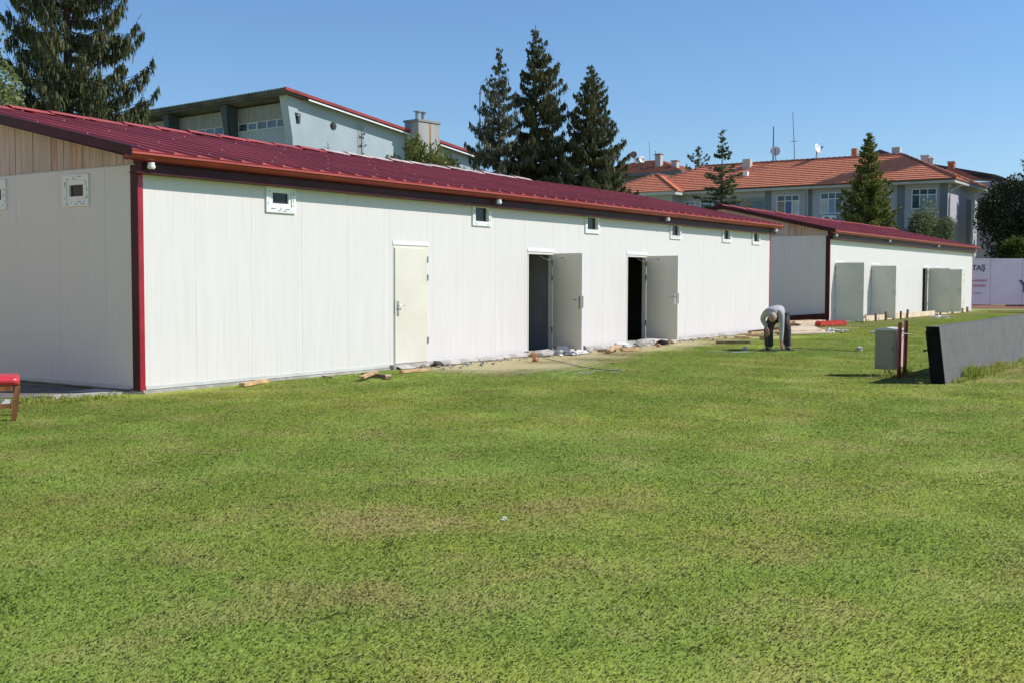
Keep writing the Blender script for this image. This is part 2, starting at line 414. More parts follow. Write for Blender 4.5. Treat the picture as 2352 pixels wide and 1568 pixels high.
def door_leaf(parent, hx, y0, zb, zt, w, ang, side, seed=0, closer=True):
    """leaf turning about a hinge at (hx, y0); ang is the world heading of the leaf in degrees"""
    xf = Matrix.Translation((hx, y0, 0)) @ Matrix.Rotation(rad(ang), 4, 'Z')
    m = MB(); m.xf = xf
    m.box(.012, w, -.022, .022, zb, zt)
    d = m.build('door', DOORM, parent)
    m = MB(); m.xf = xf
    m.box(w, w + .004, -.024, .024, zb, zt); m.box(.0, .012, -.024, .024, zb + .002, zt - .002)
    m.build('edge_strip', TRIMW, d)
    m = MB(); m.xf = xf
    zc = zb + .98
    for sgn in (-1, 1):
        m.box(w - .085, w - .04, sgn * .022, sgn * .030, zc - .16, zc + .10)
        m.tube([(w - .062, sgn * .03, zc + .02), (w - .062, sgn * .075, zc + .02), (w - .085, sgn * .08, zc + .02), (w - .19, sgn * .08, zc + .022)], .011, 6)
    m.build('handle', STEEL, d)
    m = MB(); m.xf = xf
    m.box(w + .004, w + .007, -.014, .014, zc - .14, zc + .10); m.build('lock_plate', STEELDK, d)
    for z in (zt - .24, zt - .56, zb + .32):
        m = MB(); m.xf = xf; m.box(-.012, .012, -.04, .04, z, z + .11); m.build('hinge', STEEL, d)
    return d, xf

def shed(P):
    x0, x1, y0, yb, zb, zt = P['x0'], P['x1'], P['y0'], P['yb'], P['zb'], P['zt']
    root = thing('prefab_shed', P['label'], 'shed', (x0, y0, zb - .1))
    T = .08; ry, rz, ey, ez = P['ry'], P['rz'], P['ey'], P['ez']
    sl = (rz - ez) / (ry - ey)
    roofz = lambda y: ez + sl * (y - ey) if y <= ry else rz - sl * (y - ry)
    # long front wall: one sandwich panel per bay, holes for windows and doors
    pitch = P['pitch']; xa = P['seam0']; k = 0
    holes = [(w[0], w[1], w[2], w[3]) for w in P['windows']] + [(d[0], d[1], zb - .2, d[2]) for d in P['openings']]
    while True:
        a = max(x0 + .06, xa + k * pitch) + .0012; b = min(x1 - .06, xa + (k + 1) * pitch) - .0012; k += 1
        if a >= x1 - .07: break
        if b < a + .02: continue
        mine = [h for h in holes if h[0] < b - .02 and h[1] > a + .02]
        m = MB()
        if not mine: m.box(a, b, y0, y0 + T, zb, zt)
        else:
            h = mine[0]; ha, hb = max(h[0], a), min(h[1], b)
            if ha > a + .003: m.box(a, ha, y0, y0 + T, zb, zt)
            if hb < b - .003: m.box(hb, b, y0, y0 + T, zb, zt)
            m.box(ha, hb, y0, y0 + T, h[3], zt)
            if h[2] > zb: m.box(ha, hb, y0, y0 + T, zb, h[2])
        m.build('panel', PANEL, root)
    m = MB(); m.box(x0 + .06, x1 - .06, y0 + .045, y0 + T - .01, P['wtop'] - .0, zt); 
    # gable wall panels
    ya = P['gseam0']; k = 0
    gh = P['gwindows']
    while True:
        a = max(y0 + .06, ya + k * P['gpitch']) + .0015; b = min(yb, ya + (k + 1) * P['gpitch']) - .0015; k += 1
        if a >= yb - .05: break
        if b < a + .02: continue
        mine = [h for h in gh if h[0] < b and h[1] > a]
        m = MB()
        if not mine: m.box(x0, x0 + T, a, b, zb, P['gtop'])
        else:
            h = mine[0]
            m.box(x0, x0 + T, a, h[0], zb, P['gtop']); m.box(x0, x0 + T, h[1], b, zb, P['gtop'])
            m.box(x0, x0 + T, h[0], h[1], zb, h[2]); m.box(x0, x0 + T, h[0], h[1], h[3], P['gtop'])
        m.build('panel', PANEL, root)
    m = MB(); m.box(x0 + T, x1, yb - T, yb, zb, roofz(yb) - .05); m.box(x1 - T, x1 - .002, y0 + .06, yb - T, zb, zt)
    m.prism([(x1 - T, y0 + .1, zt), (x1 - T, yb - T, zt), (x1 - T, ry, rz - .12)], (T - .002, 0, 0)); m.build('rear_wall', PANEL, root)
    # gable boarding
    y = y0 + .012; pw = P['plank']; i = 0; rn = random.Random(P['seed'])
    while y < yb - .02:
        b = min(y + pw, yb - .01); za, zc = roofz(y) - .07, roofz(b) - .07
        if y < ry < b: zc = za = min(za, zc)
        dx = rn.uniform(-.004, .004); m = MB()
        m.prism([(x0 + .012 + dx, y + .004, P['gtop'] + .012), (x0 + .012 + dx, b - .004, P['gtop'] + .012), (x0 + .012 + dx, b - .004, zc), (x0 + .012 + dx, y + .004, za)], (.022, 0, 0))
        m.build('plank', WOODB if i in P['stained'] else WOOD, root); y = b; i += 1
    m = MB(); m.box(x0 - .004, x0 + .03, y0 + .05, yb, P['gtop'] - .006, P['gtop'] + .008); m.build('flashing', TRIMW if False else FRAMEGREY, root)
    m = MB(); m.prism([(x0 + .05, y0 + .1, zt), (x0 + .05, yb, zt), (x0 + .05, ry, rz - .12)], (.03, 0, 0)); m.build('gable_backing', INTERIOR, root)
    # corner trim, base trim, plinth
    m = MB(); m.box(x0 - .012, x0 + .0, y0 - .012, y0 + .135, zb - .02, zt - .02); m.build('corner_trim', TRIMD if P['shade_trim'] else POSTR, root)  # gable leg of the red angle, its shade painted as dark maroon
    m = MB(); m.box(x0 + .0005, x0 + P['post'], y0 - .012, y0 - .0, zb - .02, zt - .02); m.build('corner_trim', POSTR, root)
    m = MB(); m.box(x1 - .05, x1 + .01, y0 - .01, y0 + .06, zb - .02, zt - .02); m.build('corner_trim', POSTR, root)
    m = MB()
    segs = []; cx = x0 + P['post'] + .01
    for d in sorted(P['openings']): segs.append((cx, d[0] - .02)); cx = d[1] + .02
    segs.append((cx, x1))
    for a, b in segs: m.box(a, b, y0 - .012, y0 - .001, zb - .012, zb + .035)
    m.build('base_trim', FRAMEGREY, root)
    m = MB(); m.box(x0 - .012, x0 - .001, y0 + .2, yb, zb - .012, zb + .04); m.build('base_trim', FRAMEGREY, root)
    m = MB(); m.box(x0 + .02, x1 + .05, y0 - .05, yb + .05, zb - .6, zb - .02); m.build('plinth', CONC, root)
    m = MB(); m.box(x0 + .0, x0 + .019, y0 + .25, yb + .05, zb - .7, zb - .03); m.build('plinth_face', CONCD, root)  # dark skin painting shade on the gable side of the plinth
    # inside
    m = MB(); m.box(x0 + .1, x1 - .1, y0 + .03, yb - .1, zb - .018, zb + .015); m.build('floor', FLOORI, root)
    for px in P['partitions']:
        m = MB(); m.box(px, px + .06, y0 + T + .002, yb - T - .01, zb + .02, zt - .1); m.build('partition', INTERIOR, root)
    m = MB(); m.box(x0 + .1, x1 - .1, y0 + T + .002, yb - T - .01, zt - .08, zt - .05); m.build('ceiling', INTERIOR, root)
    # roof sheets
    sw = 1.20; k = 0
    xr0, xr1 = x0 - .30, x1 + .28
    nsheet = int((xr1 - xr0) / sw) + 1
    for side in (0, 1):
        for k in range(nsheet):
            a = xr0 + k * sw; b = min(a + sw, xr1)
            if b - a < .1: continue
            prof = []
            for j in range(3):
                o = a + j * sw / 3
                for dx, dz in ((0, 0), (.27, 0), (.29, .036), (.335, .036), (.36, 0)):
                    if o + dx <= b: prof.append((o + dx, dz))
            prof.append((b, 0))
            n = len(prof); V = []; jit = rn.uniform(-.004, .004)
            ya_, yb_ = (ey - .03, ry) if side == 0 else (2 * ry - ey + .1, ry)
            for th in (0, -.035):
                for yy in (ya_, yb_):
                    zz = roofz(yy) if side == 0 else rz - sl * (yy - ry)
                    for (x, dz) in prof: V.append((x, yy, zz + (dz if th == 0 else th) + jit))
            F = []
            for i in range(n - 1):
                F += [(i, i + 1, n + i + 1, n + i), (2 * n + i + 1, 2 * n + i, 3 * n + i, 3 * n + i + 1), (i + 1, i, 2 * n + i, 2 * n + i + 1), (n + i, n + i + 1, 3 * n + i + 1, 3 * n + i)]
            F += [(0, n, 3 * n, 2 * n), (n - 1, 3 * n - 1, 4 * n - 1, 2 * n - 1)]
            m = MB(); m.add(V, F); m.build('roof_sheet', ROOFM, root)
    # screw heads in rows over the purlins (too small to pick apart)
    m = MB()
    for yy in np.arange(ey + .25, ry - .1, 1.15):
        for xx in np.arange(xr0 + .315, xr1, sw):
            z = roofz(yy) + .036
            m.obox((xx, yy + rn.uniform(-.05, .05), z + .008), (.016, .016, .012), mi=0)
    tag(m.build('roof_screws', SCREW, root), kind='stuff')
    # ridge caps
    k = 0; x = xr0
    while x < P['cap_end']:
        b = x + .74; m = MB(); lift = .045 + rn.uniform(-.012, .012)
        for (xx0, l0, xx1, l1) in ((x, lift + .028, b + .05, lift),):
            A = [(xx0, ry - .15, rz - sl * .15 + l0), (xx0, ry - .06, rz + l0 + .008), (xx0, ry + .06, rz + l0 + .008), (xx0, ry + .15, rz - sl * .15 + l0)]
            Bq = [(xx1, p[1], p[2] - l0 + l1) for p in A]
            low = lambda L: [(p[0], p[1], p[2] - .014) for p in L]
            V = A + Bq + low(A) + low(Bq)
            m.add(V, [(0, 1, 5, 4), (1, 2, 6, 5), (2, 3, 7, 6), (9, 8, 12, 13), (10, 9, 13, 14), (11, 10, 14, 15), (0, 4, 12, 8), (3, 11, 15, 7), (0, 8, 9, 1), (1, 9, 10, 2), (2, 10, 11, 3), (4, 5, 13, 12), (5, 6, 14, 13), (6, 7, 15, 14)])
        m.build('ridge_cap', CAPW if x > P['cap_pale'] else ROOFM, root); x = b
    # gutter: ogee section along the eave
    g0, g1 = xr0 - .01, xr1 + .03
    m = MB()
    prof = [(ey + .13, ez - .02), (ey + .13, ez - .115), (ey + .06, ez - .118), (ey + .01, ez - .092), (ey - .014, ez - .06), (ey - .028, ez - .025), (ey - .034, ez + .0), (ey - .026, ez + .004), (ey - .012, ez - .04), (ey + .015, ez - .08), (ey + .06, ez - .105), (ey + .115, ez - .102), (ey + .115, ez - .02)]
    n = len(prof); V = [(g0, a, b) for a, b in prof] + [(g1, a, b) for a, b in prof]
    m.add(V, [(i, (i + 1) % n, n + (i + 1) % n, n + i) for i in range(n)])
    m.add([(g0, ey + .12, ez - .02), (g0, ey + .12, ez - .115), (g0, ey + .01, ez - .092), (g0, ey - .035, ez)], [(0, 1, 2, 3)])
    m.add([(g1, ey + .12, ez - .02), (g1, ey + .12, ez - .115), (g1, ey + .01, ez - .092), (g1, ey - .035, ez)], [(0, 1, 2, 3)])
    m.build('gutter', GUTTER, root)
    for xx in P['spouts']:
        m = MB(); m.tube([(xx, ey + .06, ez - .13), (xx, ey + .06, ez - .17), (xx, ey + .06, ez - .171), (xx, ey + .06, ez - .20), (xx, ey + .06, ez - .201), (xx, ey + .06, ez - .215)], [.045, .045, .055, .055, .045, .045], 10)
        m.build('downpipe_stub', TRIMW, root)
    m = MB(); m.box(x0 - .012, x1 + .15, y0 - .11, y0 - .013, zt - .125, zt - .005); m.build('fascia', TRIMD, root)
    m = MB(); m.box(x0 - .14, x1 + .16, y0 - .17, y0 - .013, zt - .145, zt - .127); m.build('fascia_lip', TRIMD, root)
    m = MB(); m.box(x0 - .012, x1 + .1, ey + .131, y0 + .07, zt - .003, ez - .03); m.build('eave_board', TRIMD, root)
    # verge trim
    m = MB()
    for (ya_, yb_) in ((ey - .045, ry), (2 * ry - ey, ry)):
        za, zc = roofz(ya_), roofz(yb_)
        m.prism([(xr0 - .018, ya_, za - .072), (xr0 - .018, yb_, zc - .072), (xr0 - .018, yb_, zc + .045), (xr0 - .018, ya_, za + .045)], (.018, 0, 0))
        m.prism([(xr0 - .018, ya_, za + .046), (xr0 - .018, yb_, zc + .046), (xr0 - .018, yb_, zc + .058), (xr0 - .018, ya_, za + .058)], (.13, 0, 0))
        m.prism([(xr0 + .0005, ya_ + .05, za - .085), (xr0 + .0005, yb_, zc - .085), (xr0 + .0005, yb_, zc - .072), (xr0 + .0005, ya_ + .05, za - .072)], (.27, 0, 0))
    m.build('verge_trim', TRIMD, root)
    for i, w in enumerate(P['windows']): window(root, (w[0] + w[1]) / 2, y0, w[2], w[3], w[1] - w[0], 'x', w[4], 11 + i)
    for i, w in enumerate(gh): window(root, (w[0] + w[1]) / 2, x0, w[2], w[3], w[1] - w[0], 'y', True, 51 + i)
    for d in P['openings']:
        a, b, zh = d[0], d[1], d[2]; z0 = d[3]
        m = MB(); m.box(a - .02, b + .02, y0 - .009, y0 - .001, zh + .02, zh + .085); m.box(a - .02, b + .02, y0 - .014, y0 - .0095, zh + .02, zh + .026); m.build('drip_cap', TRIMW, root)
        m = MB(); m.box(a + .001, a + .03, y0 - .006, y0 + .10, z0, zh - .001); m.box(b - .03, b - .001, y0 - .006, y0 + .10, z0, zh - .001); m.box(a + .03, b - .03, y0 - .006, y0 + .10, zh - .035, zh - .001); m.build('door_frame', DOORM if d[4] else FRAMEGREY, root)
        m = MB(); m.box(a - .1, b + .1, y0 - .10, y0 + .09, zb - .3, z0 - .001); m.build('threshold', CONC, root)
    for d in P['leaves']:
        dl, xf = door_leaf(root, *d)
    for d in P['closers']:
        m = MB(); a, b, c = [Vector(q) for q in d]
        m.tube([a, a.lerp(c, .45) + Vector((0, 0, -.05)), b.lerp(c, .2), b], .008, 5); m.tube([b + Vector((-.02, 0, -.02)), b + Vector((.02, 0, .02))], .02, 6)
        m.build('door_closer', STEEL, root)
    return root

Y0 = 12.861
shed(dict(label='long white panel shed with dark red roof and six small windows, nearest the camera', x0=9.786, x1=32.05, y0=Y0, yb=22.7, zb=.10, zt=3.13, wtop=3.0,
     ry=17.8, rz=4.385, ey=12.60, ez=3.262, pitch=1.045, seam0=9.71, gpitch=1.055, gseam0=12.513, gtop=3.112,
     windows=[(12.085, 12.696, 2.60, 3.04, True), (17.30, 17.90, 2.62, 3.05, False), (21.42, 22.03, 2.63, 3.06, False), (25.51, 26.11, 2.64, 3.06, False), (28.61, 29.19, 2.65, 3.06, False), (30.66, 31.22, 2.65, 3.06, False)],
     gwindows=[(13.90, 14.50, 2.60, 3.04), (15.915, 16.52, 2.62, 3.06)],
     openings=[(15.03, 15.975, 2.175, .135, True), (19.195, 20.15, 2.16, .17, True), (23.345, 24.30, 2.185, .2, True)],
     leaves=[(15.945, Y0 - .002, .145, 2.14, .886, 180, 'R', 1), (20.12, Y0 - .03, .195, 2.15, .88, 255, 'R', 2), (24.27, Y0 - .03, .225, 2.185, .88, 264, 'R', 3)],
     closers=[((19.72, Y0 + .05, 2.09), (20.03, 12.52, 2.07), (19.85, 12.6, 2.03)), ((23.9, Y0 + .05, 2.12), (24.22, 12.5, 2.11), (24.0, 12.6, 2.08))],
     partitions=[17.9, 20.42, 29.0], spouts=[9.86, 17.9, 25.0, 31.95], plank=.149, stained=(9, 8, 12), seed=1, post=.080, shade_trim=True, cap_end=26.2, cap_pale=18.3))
Y2 = 13.55
shed(dict(label='far white panel shed with dark red roof and grey doors standing open', x0=39.2, x1=60.45, y0=Y2, yb=21.66, zb=.215, zt=3.235, wtop=3.0,
     ry=17.605, rz=4.37, ey=13.29, ez=3.395, pitch=1.0, seam0=38.77, gpitch=1.0, gseam0=13.2, gtop=3.225,
     windows=[], gwindows=[],
     openings=[(39.79, 40.70, 2.26, .235, True), (43.94, 44.86, 2.25, .235, True), (51.20, 52.06, 2.25, .235, True), (53.22, 54.13, 2.25, .235, True), (57.62, 58.60, 2.25, .235, True)],
     leaves=[(39.8, Y2 - .03, .225, 2.28, .95, -72, 'L', 1), (43.95, Y2 - .03, .225, 2.225, .88, -76, 'L', 2), (52.05, Y2 - .03, .27, 2.22, .88, 282, 'R', 3), (54.16, Y2 - .03, .27, 2.2, .90, 283, 'L', 4), (58.57, Y2 - .002, .245, 2.2, .93, 180, 'R', 5)],
     closers=[], partitions=[42.5, 47.5, 50.2, 56.0], spouts=[39.3, 45.6, 53.0], plank=.30, stained=(3, 4), seed=2, post=.06, shade_trim=True, cap_end=60.7, cap_pale=99))

# rough concrete apron at the shaded corner of the near shed
m = MB(); m.prism([(9.30, 13.75, gz(9.5, 13) - .1), (9.70, 12.95, gz(9.5, 13) - .1), (9.80, 12.78, gz(9.5, 13) - .1), (9.80, 13.8, gz(9.5, 13) - .1)], (0, 0, .125))
m.prism([(8.62, 13.55, -.08), (8.75, 13.30, -.08), (9.6, 13.0, -.08), (9.7, 13.2, -.08)], (0, 0, .145)); tag(m.build('concrete_apron', CONC), kind='structure')
m = MB(); m.prism([(7.92, 14.5, .0), (8.55, 13.5, .0), (9.7, 13.2, .0), (9.78, 20, .0), (7.92, 20, 0)], (0, 0, .046)); tag(m.build('bare_ground', mat('shaded_earth', (.15, .13, .118), .95, .25, 2.5, (1, 1, 1), .4, 14)), kind='structure')  # earth darkened to put the gable's shade into its colour

# ------------------------------------------------------------------ sports hall behind (local frame turned -5 degrees)
HS = 1.6
def build_hall():
    O = Vector((57.2, 59.0, 0))
    # keep the sight line of the original corner: place at 80 m
    O = Vector((0, 0, CAM_Z)) + (Vector((35.908, 36.891, 10.058)) - Vector((0, 0, CAM_Z))) * HS
    root = thing('sports_hall', 'blue grey sports hall with overhanging sloped roof and tapered fins', 'hall', (O.x, O.y, gz(O.x, O.y)))
    R = Matrix.Translation((O.x, O.y, 0)) @ Matrix.Rotation(rad(-5), 4, 'Z')
    Z = lambda z: CAM_Z + (z - CAM_Z) * HS
    def nb(): m = MB(); m.xf = R; return m
    k = HS
    # side wall (faces -y) under the sloping verge: x 1.25..13
    zr = lambda x: Z(9.93 - .138 * x / k)
    # round hole cut: build wall as ring pieces around an octagon
    hx, hz, hr = 3.07 * k, Z(8.73), .20 * k
    L = 1.25 * k; Rr = 13.4 * k; yw = .35 * k
    n = 16; ring = [(hx + hr * math.cos(2 * PI * i / n), hz + hr * math.sin(2 * PI * i / n)) for i in range(n)]
    sq = 0.9; outer = []
    for (a, b) in ring:
        dx, dz = a - hx, b - hz; s = sq / max(abs(dx), abs(dz)); outer.append((hx + dx * s, hz + dz * s))
    m = nb(); V = [(a, yw, b) for a, b in ring] + [(a, yw, b) for a, b in outer] + [(a, yw + .5, b) for a, b in ring]
    m.add(V, [(i, (i + 1) % n, n + (i + 1) % n, n + i) for i in range(n)] + [((i + 1) % n, i, 2 * n + i, 2 * n + (i + 1) % n) for i in range(n)])
    x1, x2, z1, z2 = hx - sq, hx + sq, hz - sq, hz + sq
    def q(p): m.add([(a, yw, b) for a, b in p], [tuple(range(len(p)))])
    t = -.02
    q([(L, 0), (x1, 0), (x1, zr(x1) + t), (L, zr(L) + t)]); q([(x2, 0), (Rr, 0), (Rr, zr(Rr) + t), (x2, zr(x2) + t)])
    q([(x1, 0), (x2, 0), (x2, z1), (x1, z1)]); q([(x1, z2), (x2, z2), (x2, zr(x2) + t), (x1, zr(x1) + t)])
    m.build('side_wall', HALLW, root)
    m = nb(); m.disc((hx, yw + .5, hz), hr * 1.05, (0, 1, 0), .05); m.build('vent_backing', REDV, root)
    m = nb()                                              # darker weathered vertical band
    m.box(4.55 * k, 4.95 * k, yw - .012, yw - .004, 2, zr(4.95 * k) - .45); m.build('wall_band', mat('hall_weathered_band', (.31, .36, .37), .85, .15, .4, (1, 1, .3)), root)
    # recessed window facade at local x = 2.2k facing -x
    xf = 1.0 * k; ymax = 22 * k
    m = nb(); m.box(xf, xf + .4, .36 * k + .02, ymax, 0, Z(8.56)); m.build('lower_wall', HALLW, root)
    m = nb(); m.box(xf + .05, xf + .4, .36 * k + .02, ymax, Z(8.562), Z(8.965)); m.build('window_band_backing', HALLD, root)
    y = .36 * k + .02
    while y < ymax:
        m = nb(); b = y + .55 * k
        m.box(xf - .02, xf + .4, y + .004, b - .004, Z(8.967), Z(9.66)); m.build('cladding_panel', HALLP, root); y = b
    for i in range(5):
        ys = (1.12 + i * 4.70) * k
        for j in range(5):
            a = ys + j * .715 * k
            m = nb(); z0, z1 = Z(8.57), Z(8.96); fr = .10 if j == 3 else .06
            m.box(xf - .04, xf + .049, a, a + fr, z0, z1); m.box(xf - .04, xf + .049, a + .70 * k - fr, a + .70 * k, z0, z1)
            m.box(xf - .04, xf + .049, a + fr, a + .70 * k - fr, z0, z0 + fr); m.box(xf - .04, xf + .049, a + fr, a + .70 * k - fr, z1 - fr, z1)
            w = m.build('window', BLIND, root)
            m = nb(); m.box(xf + .0, xf + .03, a + fr, a + .70 * k - fr, z0 + fr, z1 - fr); m.build('pane', GLASSB, w)
        m = nb(); m.box(xf - .06, xf + .0, ys, ys + 3.57 * k, Z(8.56) - .08, Z(8.56) + .01); m.build('sill', HALLW, root)
    # tapered fins, the first one flush with the side wall and pierced
    for i in range(5):
        yy = (.35 + i * 4.70 - (.33 if i else 0)) * k; th = .52 * k if i else .5 * k
        A = [(.34 * k, Z(9.83)), (1.30 * k if i == 0 else xf, Z(9.70)), (1.30 * k if i == 0 else xf, 0.0), (1.05 * k, 0.0), (1.05 * k, Z(6.0))]
        m = nb()
        if i == 0:
            H = [(.79 * k, Z(9.11)), (1.142 * k, Z(9.075)), (1.10 * k, Z(8.609)), (.884 * k, Z(8.607))]
            out = [(.34 * k, Z(9.83)), (1.26 * k, Z(9.67)), (1.26 * k, Z(8.0)), (.66 * k, Z(8.0))]
            for face_y in (yy, yy + th):
                V = [(a, face_y, b) for a, b in out] + [(a, face_y, b) for a, b in H]
                m.add(V, [(0, 1, 5, 4), (1, 2, 6, 5), (2, 3, 7, 6), (3, 0, 4, 7)])
            V = [(a, yy, b) for a, b in out] + [(a, yy + th, b) for a, b in out]
            m.add(V, [(0, 1, 5, 4), (1, 2, 6, 5), (3, 0, 4, 7)])
            V = [(a, yy, b) for a, b in H] + [(a, yy + th * .6, b) for a, b in H]
            m.add(V, [(0, 1, 5, 4), (1, 2, 6, 5), (2, 3, 7, 6), (3, 0, 4, 7), (4, 5, 6, 7)])
            m.prism([(.66 * k, yy, Z(8.0)), (1.26 * k, yy, Z(8.0)), (1.26 * k, yy, 0), (1.05 * k, yy, 0)], (0, th, 0))
        else: m.prism([(a, yy, b) for a, b in A], (0, th, 0))
        m.build('fin', HALLW if i == 0 else HALLD, root)  # fins behind the first have the overhang's shade painted in
    m = nb(); m.prism([(.30 * k, .30 * k, Z(9.84)), (1.28 * k, .30 * k, Z(9.68)), (1.28 * k, .30 * k, Z(9.705)), (.30 * k, .30 * k, Z(9.865))], (0, .6 * k, 0)); m.build('fin_capping', REDV, root)
    # roof: slab with soffit, ribbed upper edge, red verge
    m = nb(); a0, a1 = 0.0, 13.6 * k
    za, zb_ = Z(10.06), Z(10.06 - .138 * 13.6)
    m.prism([(a0, 0.05, za - .27), (a1, .05, zb_ - .27), (a1, .05, zb_ - .06), (a0, .05, za - .06)], (0, ymax + 2, 0)); m.build('roof', HALLS, root)
    m = nb(); m.prism([(a0 - .05, -.02, za - .06), (a1, -.02, zb_ - .06), (a1, -.02, zb_), (a0 - .05, -.02, za)], (0, ymax + 2, 0)); rib = mat('hall_roof_sheet', (.11, .125, .11), .5, .2, 1.0)
    yy = 0
    while yy < ymax: m.box(a0 - .09, a0 - .051, yy, yy + .16, za - .07, za + .03); yy += .36
    m.build('roof_covering', rib, root)
    m = nb(); m.prism([(a0 - .06, -.10, za - .16), (a1, -.10, zb_ - .16), (a1, -.10, zb_ + .05), (a0 - .06, -.10, za + .05)], (0, .075, 0)); m.build('verge', REDV, root)
    m = nb(); m.prism([(1.3 * k, -.05, zr(1.3 * k) - .16), (a1, -.05, zr(a1) - .16), (a1, -.05, zr(a1) - .06), (1.3 * k, -.05, zr(1.3 * k) - .06)], (0, .09, 0)); m.build('verge_lining', TRIMW, root)
    m = nb()
    for i in range(3): m.box((.15 + .28 * i) * k, (.20 + .28 * i) * k, .1, ymax, za - .42, za - .272)
    m.build('soffit_beam', HALLS, root)
    # chimney with two steel flues
    cy = -.6 * k
    m = nb(); m.box(7.72 * k, 9.22 * k, cy, cy + .95 * k + .0, 0, Z(9.40)); ch = m.build('chimney', CHIM, root)
    m = nb(); m.box(7.66 * k, 9.28 * k, cy - .08, cy + 1.0 * k, Z(9.40), Z(9.40) + .16); m.build('chimney_cap', HALLP, ch)
    m = nb(); m.box(8.48 * k, 8.60 * k, cy - .012, cy - .003, Z(8.2), Z(9.4) - .01); m.build('rust_streak', RUST, ch)
    for fx in (8.14, 8.56):
        m = nb(); m.tube([(fx * k, cy + .5 * k, Z(9.4)), (fx * k, cy + .5 * k, Z(9.90))], .10 * k, 12); fl = m.build('flue', FLUE, ch)
        m = nb(); m.disc((fx * k, cy + .5 * k, Z(9.93)), .2 * k, (0, 0, 1), .06, 14); m.build('flue_cap', FLUE, fl)
    m = nb(); px = 9.6 * k
    m.tube([(px, .6, zr(px)), (px, .6, zr(px) + .9), (px + .55, .6, zr(px) + .9), (px + .55, .6, zr(px) + .6)], .04, 5); m.build('roof_pipe', MAST, root)
build_hall()

# ------------------------------------------------------------------ tiled houses
def clip(poly, axis_val, z, keep_above):
    out = []
    for i in range(len(poly)):
        a, b = poly[i], poly[(i + 1) % len(poly)]
        ia, ib = (a.z >= z) == keep_above, (b.z >= z) == keep_above
        if ia: out.append(a)
        if ia != ib: out.append(a.lerp(b, (z - a.z) / (b.z - a.z)))
    return out
def tiled_plane(m, poly, pitch_len=.40, lift=.075):
    P = [Vector(p) for p in poly]
    n = (P[1] - P[0]).cross(P[2] - P[0]).normalized()
    if n.z < 0: n = -n
    z0, z1 = min(p.z for p in P), max(p.z for p in P)
    dz = pitch_len * math.sqrt(max(1e-6, 1 - n.z * n.z)); k = 0
    while z0 + k * dz < z1 - .01:
        a, b = z0 + k * dz, min(z0 + (k + 1) * dz, z1); k += 1
        q = clip(clip(P, 2, a, True), 2, b, False)
        if len(q) < 3: continue
        up = []
        for p in q:
            f = (p.z - a) / (b - a) if b > a else 0
            up.append(p + n * (lift * (1 - f) + .012))
        m.prism([tuple(p) for p in q], (0, 0, 0)) if False else None
        nq = len(q); V = [tuple(p) for p in up] + [tuple(p) for p in q]
        m.add(V, [tuple(range(nq))] + [(i, (i + 1) % nq, nq + (i + 1) % nq, nq + i) for i in range(nq)])
def ridge_tiles(m, a, b, r=.13, step=.42):
    a, b = Vector(a), Vector(b); L = (b - a).length; n = max(1, int(L / step)); d = (b - a) / n
    for i in range(n):
        p, q = a + d * i, a + d * (i + 1.12)
        m.tube([p + Vector((0, 0, .05)), q + Vector((0, 0, .02))], [r, r * .8], 7)
def facade_window(root, x, y0, y1, z0, z1, cols, panes):
    m = MB(); w = .05
    ys = [y0 + (y1 - y0) * c for c in cols]
    zt = z1 - (z1 - z0) * .30
    m.box(x - .05, x - .001, y0, y1, z0, z0 + w); m.box(x - .05, x - .001, y0, y1, z1 - w, z1); m.box(x - .05, x - .001, y0, y1, zt - w / 2, zt + w / 2)
    for a in [y0] + ys + [y1 - w]: m.box(x - .05, x - .002, a, a + w, z0 + w, zt - w / 2); m.box(x - .05, x - .002, a, a + w, zt + w / 2, z1 - w)
    f = m.build('window', TRIMW, root)
    ed = [y0] + ys + [y1 - w]
    for i in range(len(ed) - 1):
        for (za, zb) in ((z0 + w, zt - w / 2), (zt + w / 2, z1 - w)):
            m = MB(); m.box(x - .02, x - .0015, ed[i] + w, ed[i + 1], za, zb)
            m.build('pane', panes[i] if za < zt - .1 else GLASSB, f)
    m = MB(); m.box(x - .09, x - .001, y0 - .06, y1 + .06, z0 - .07, z0 - .002); m.build('sill', HOUSEE, f)
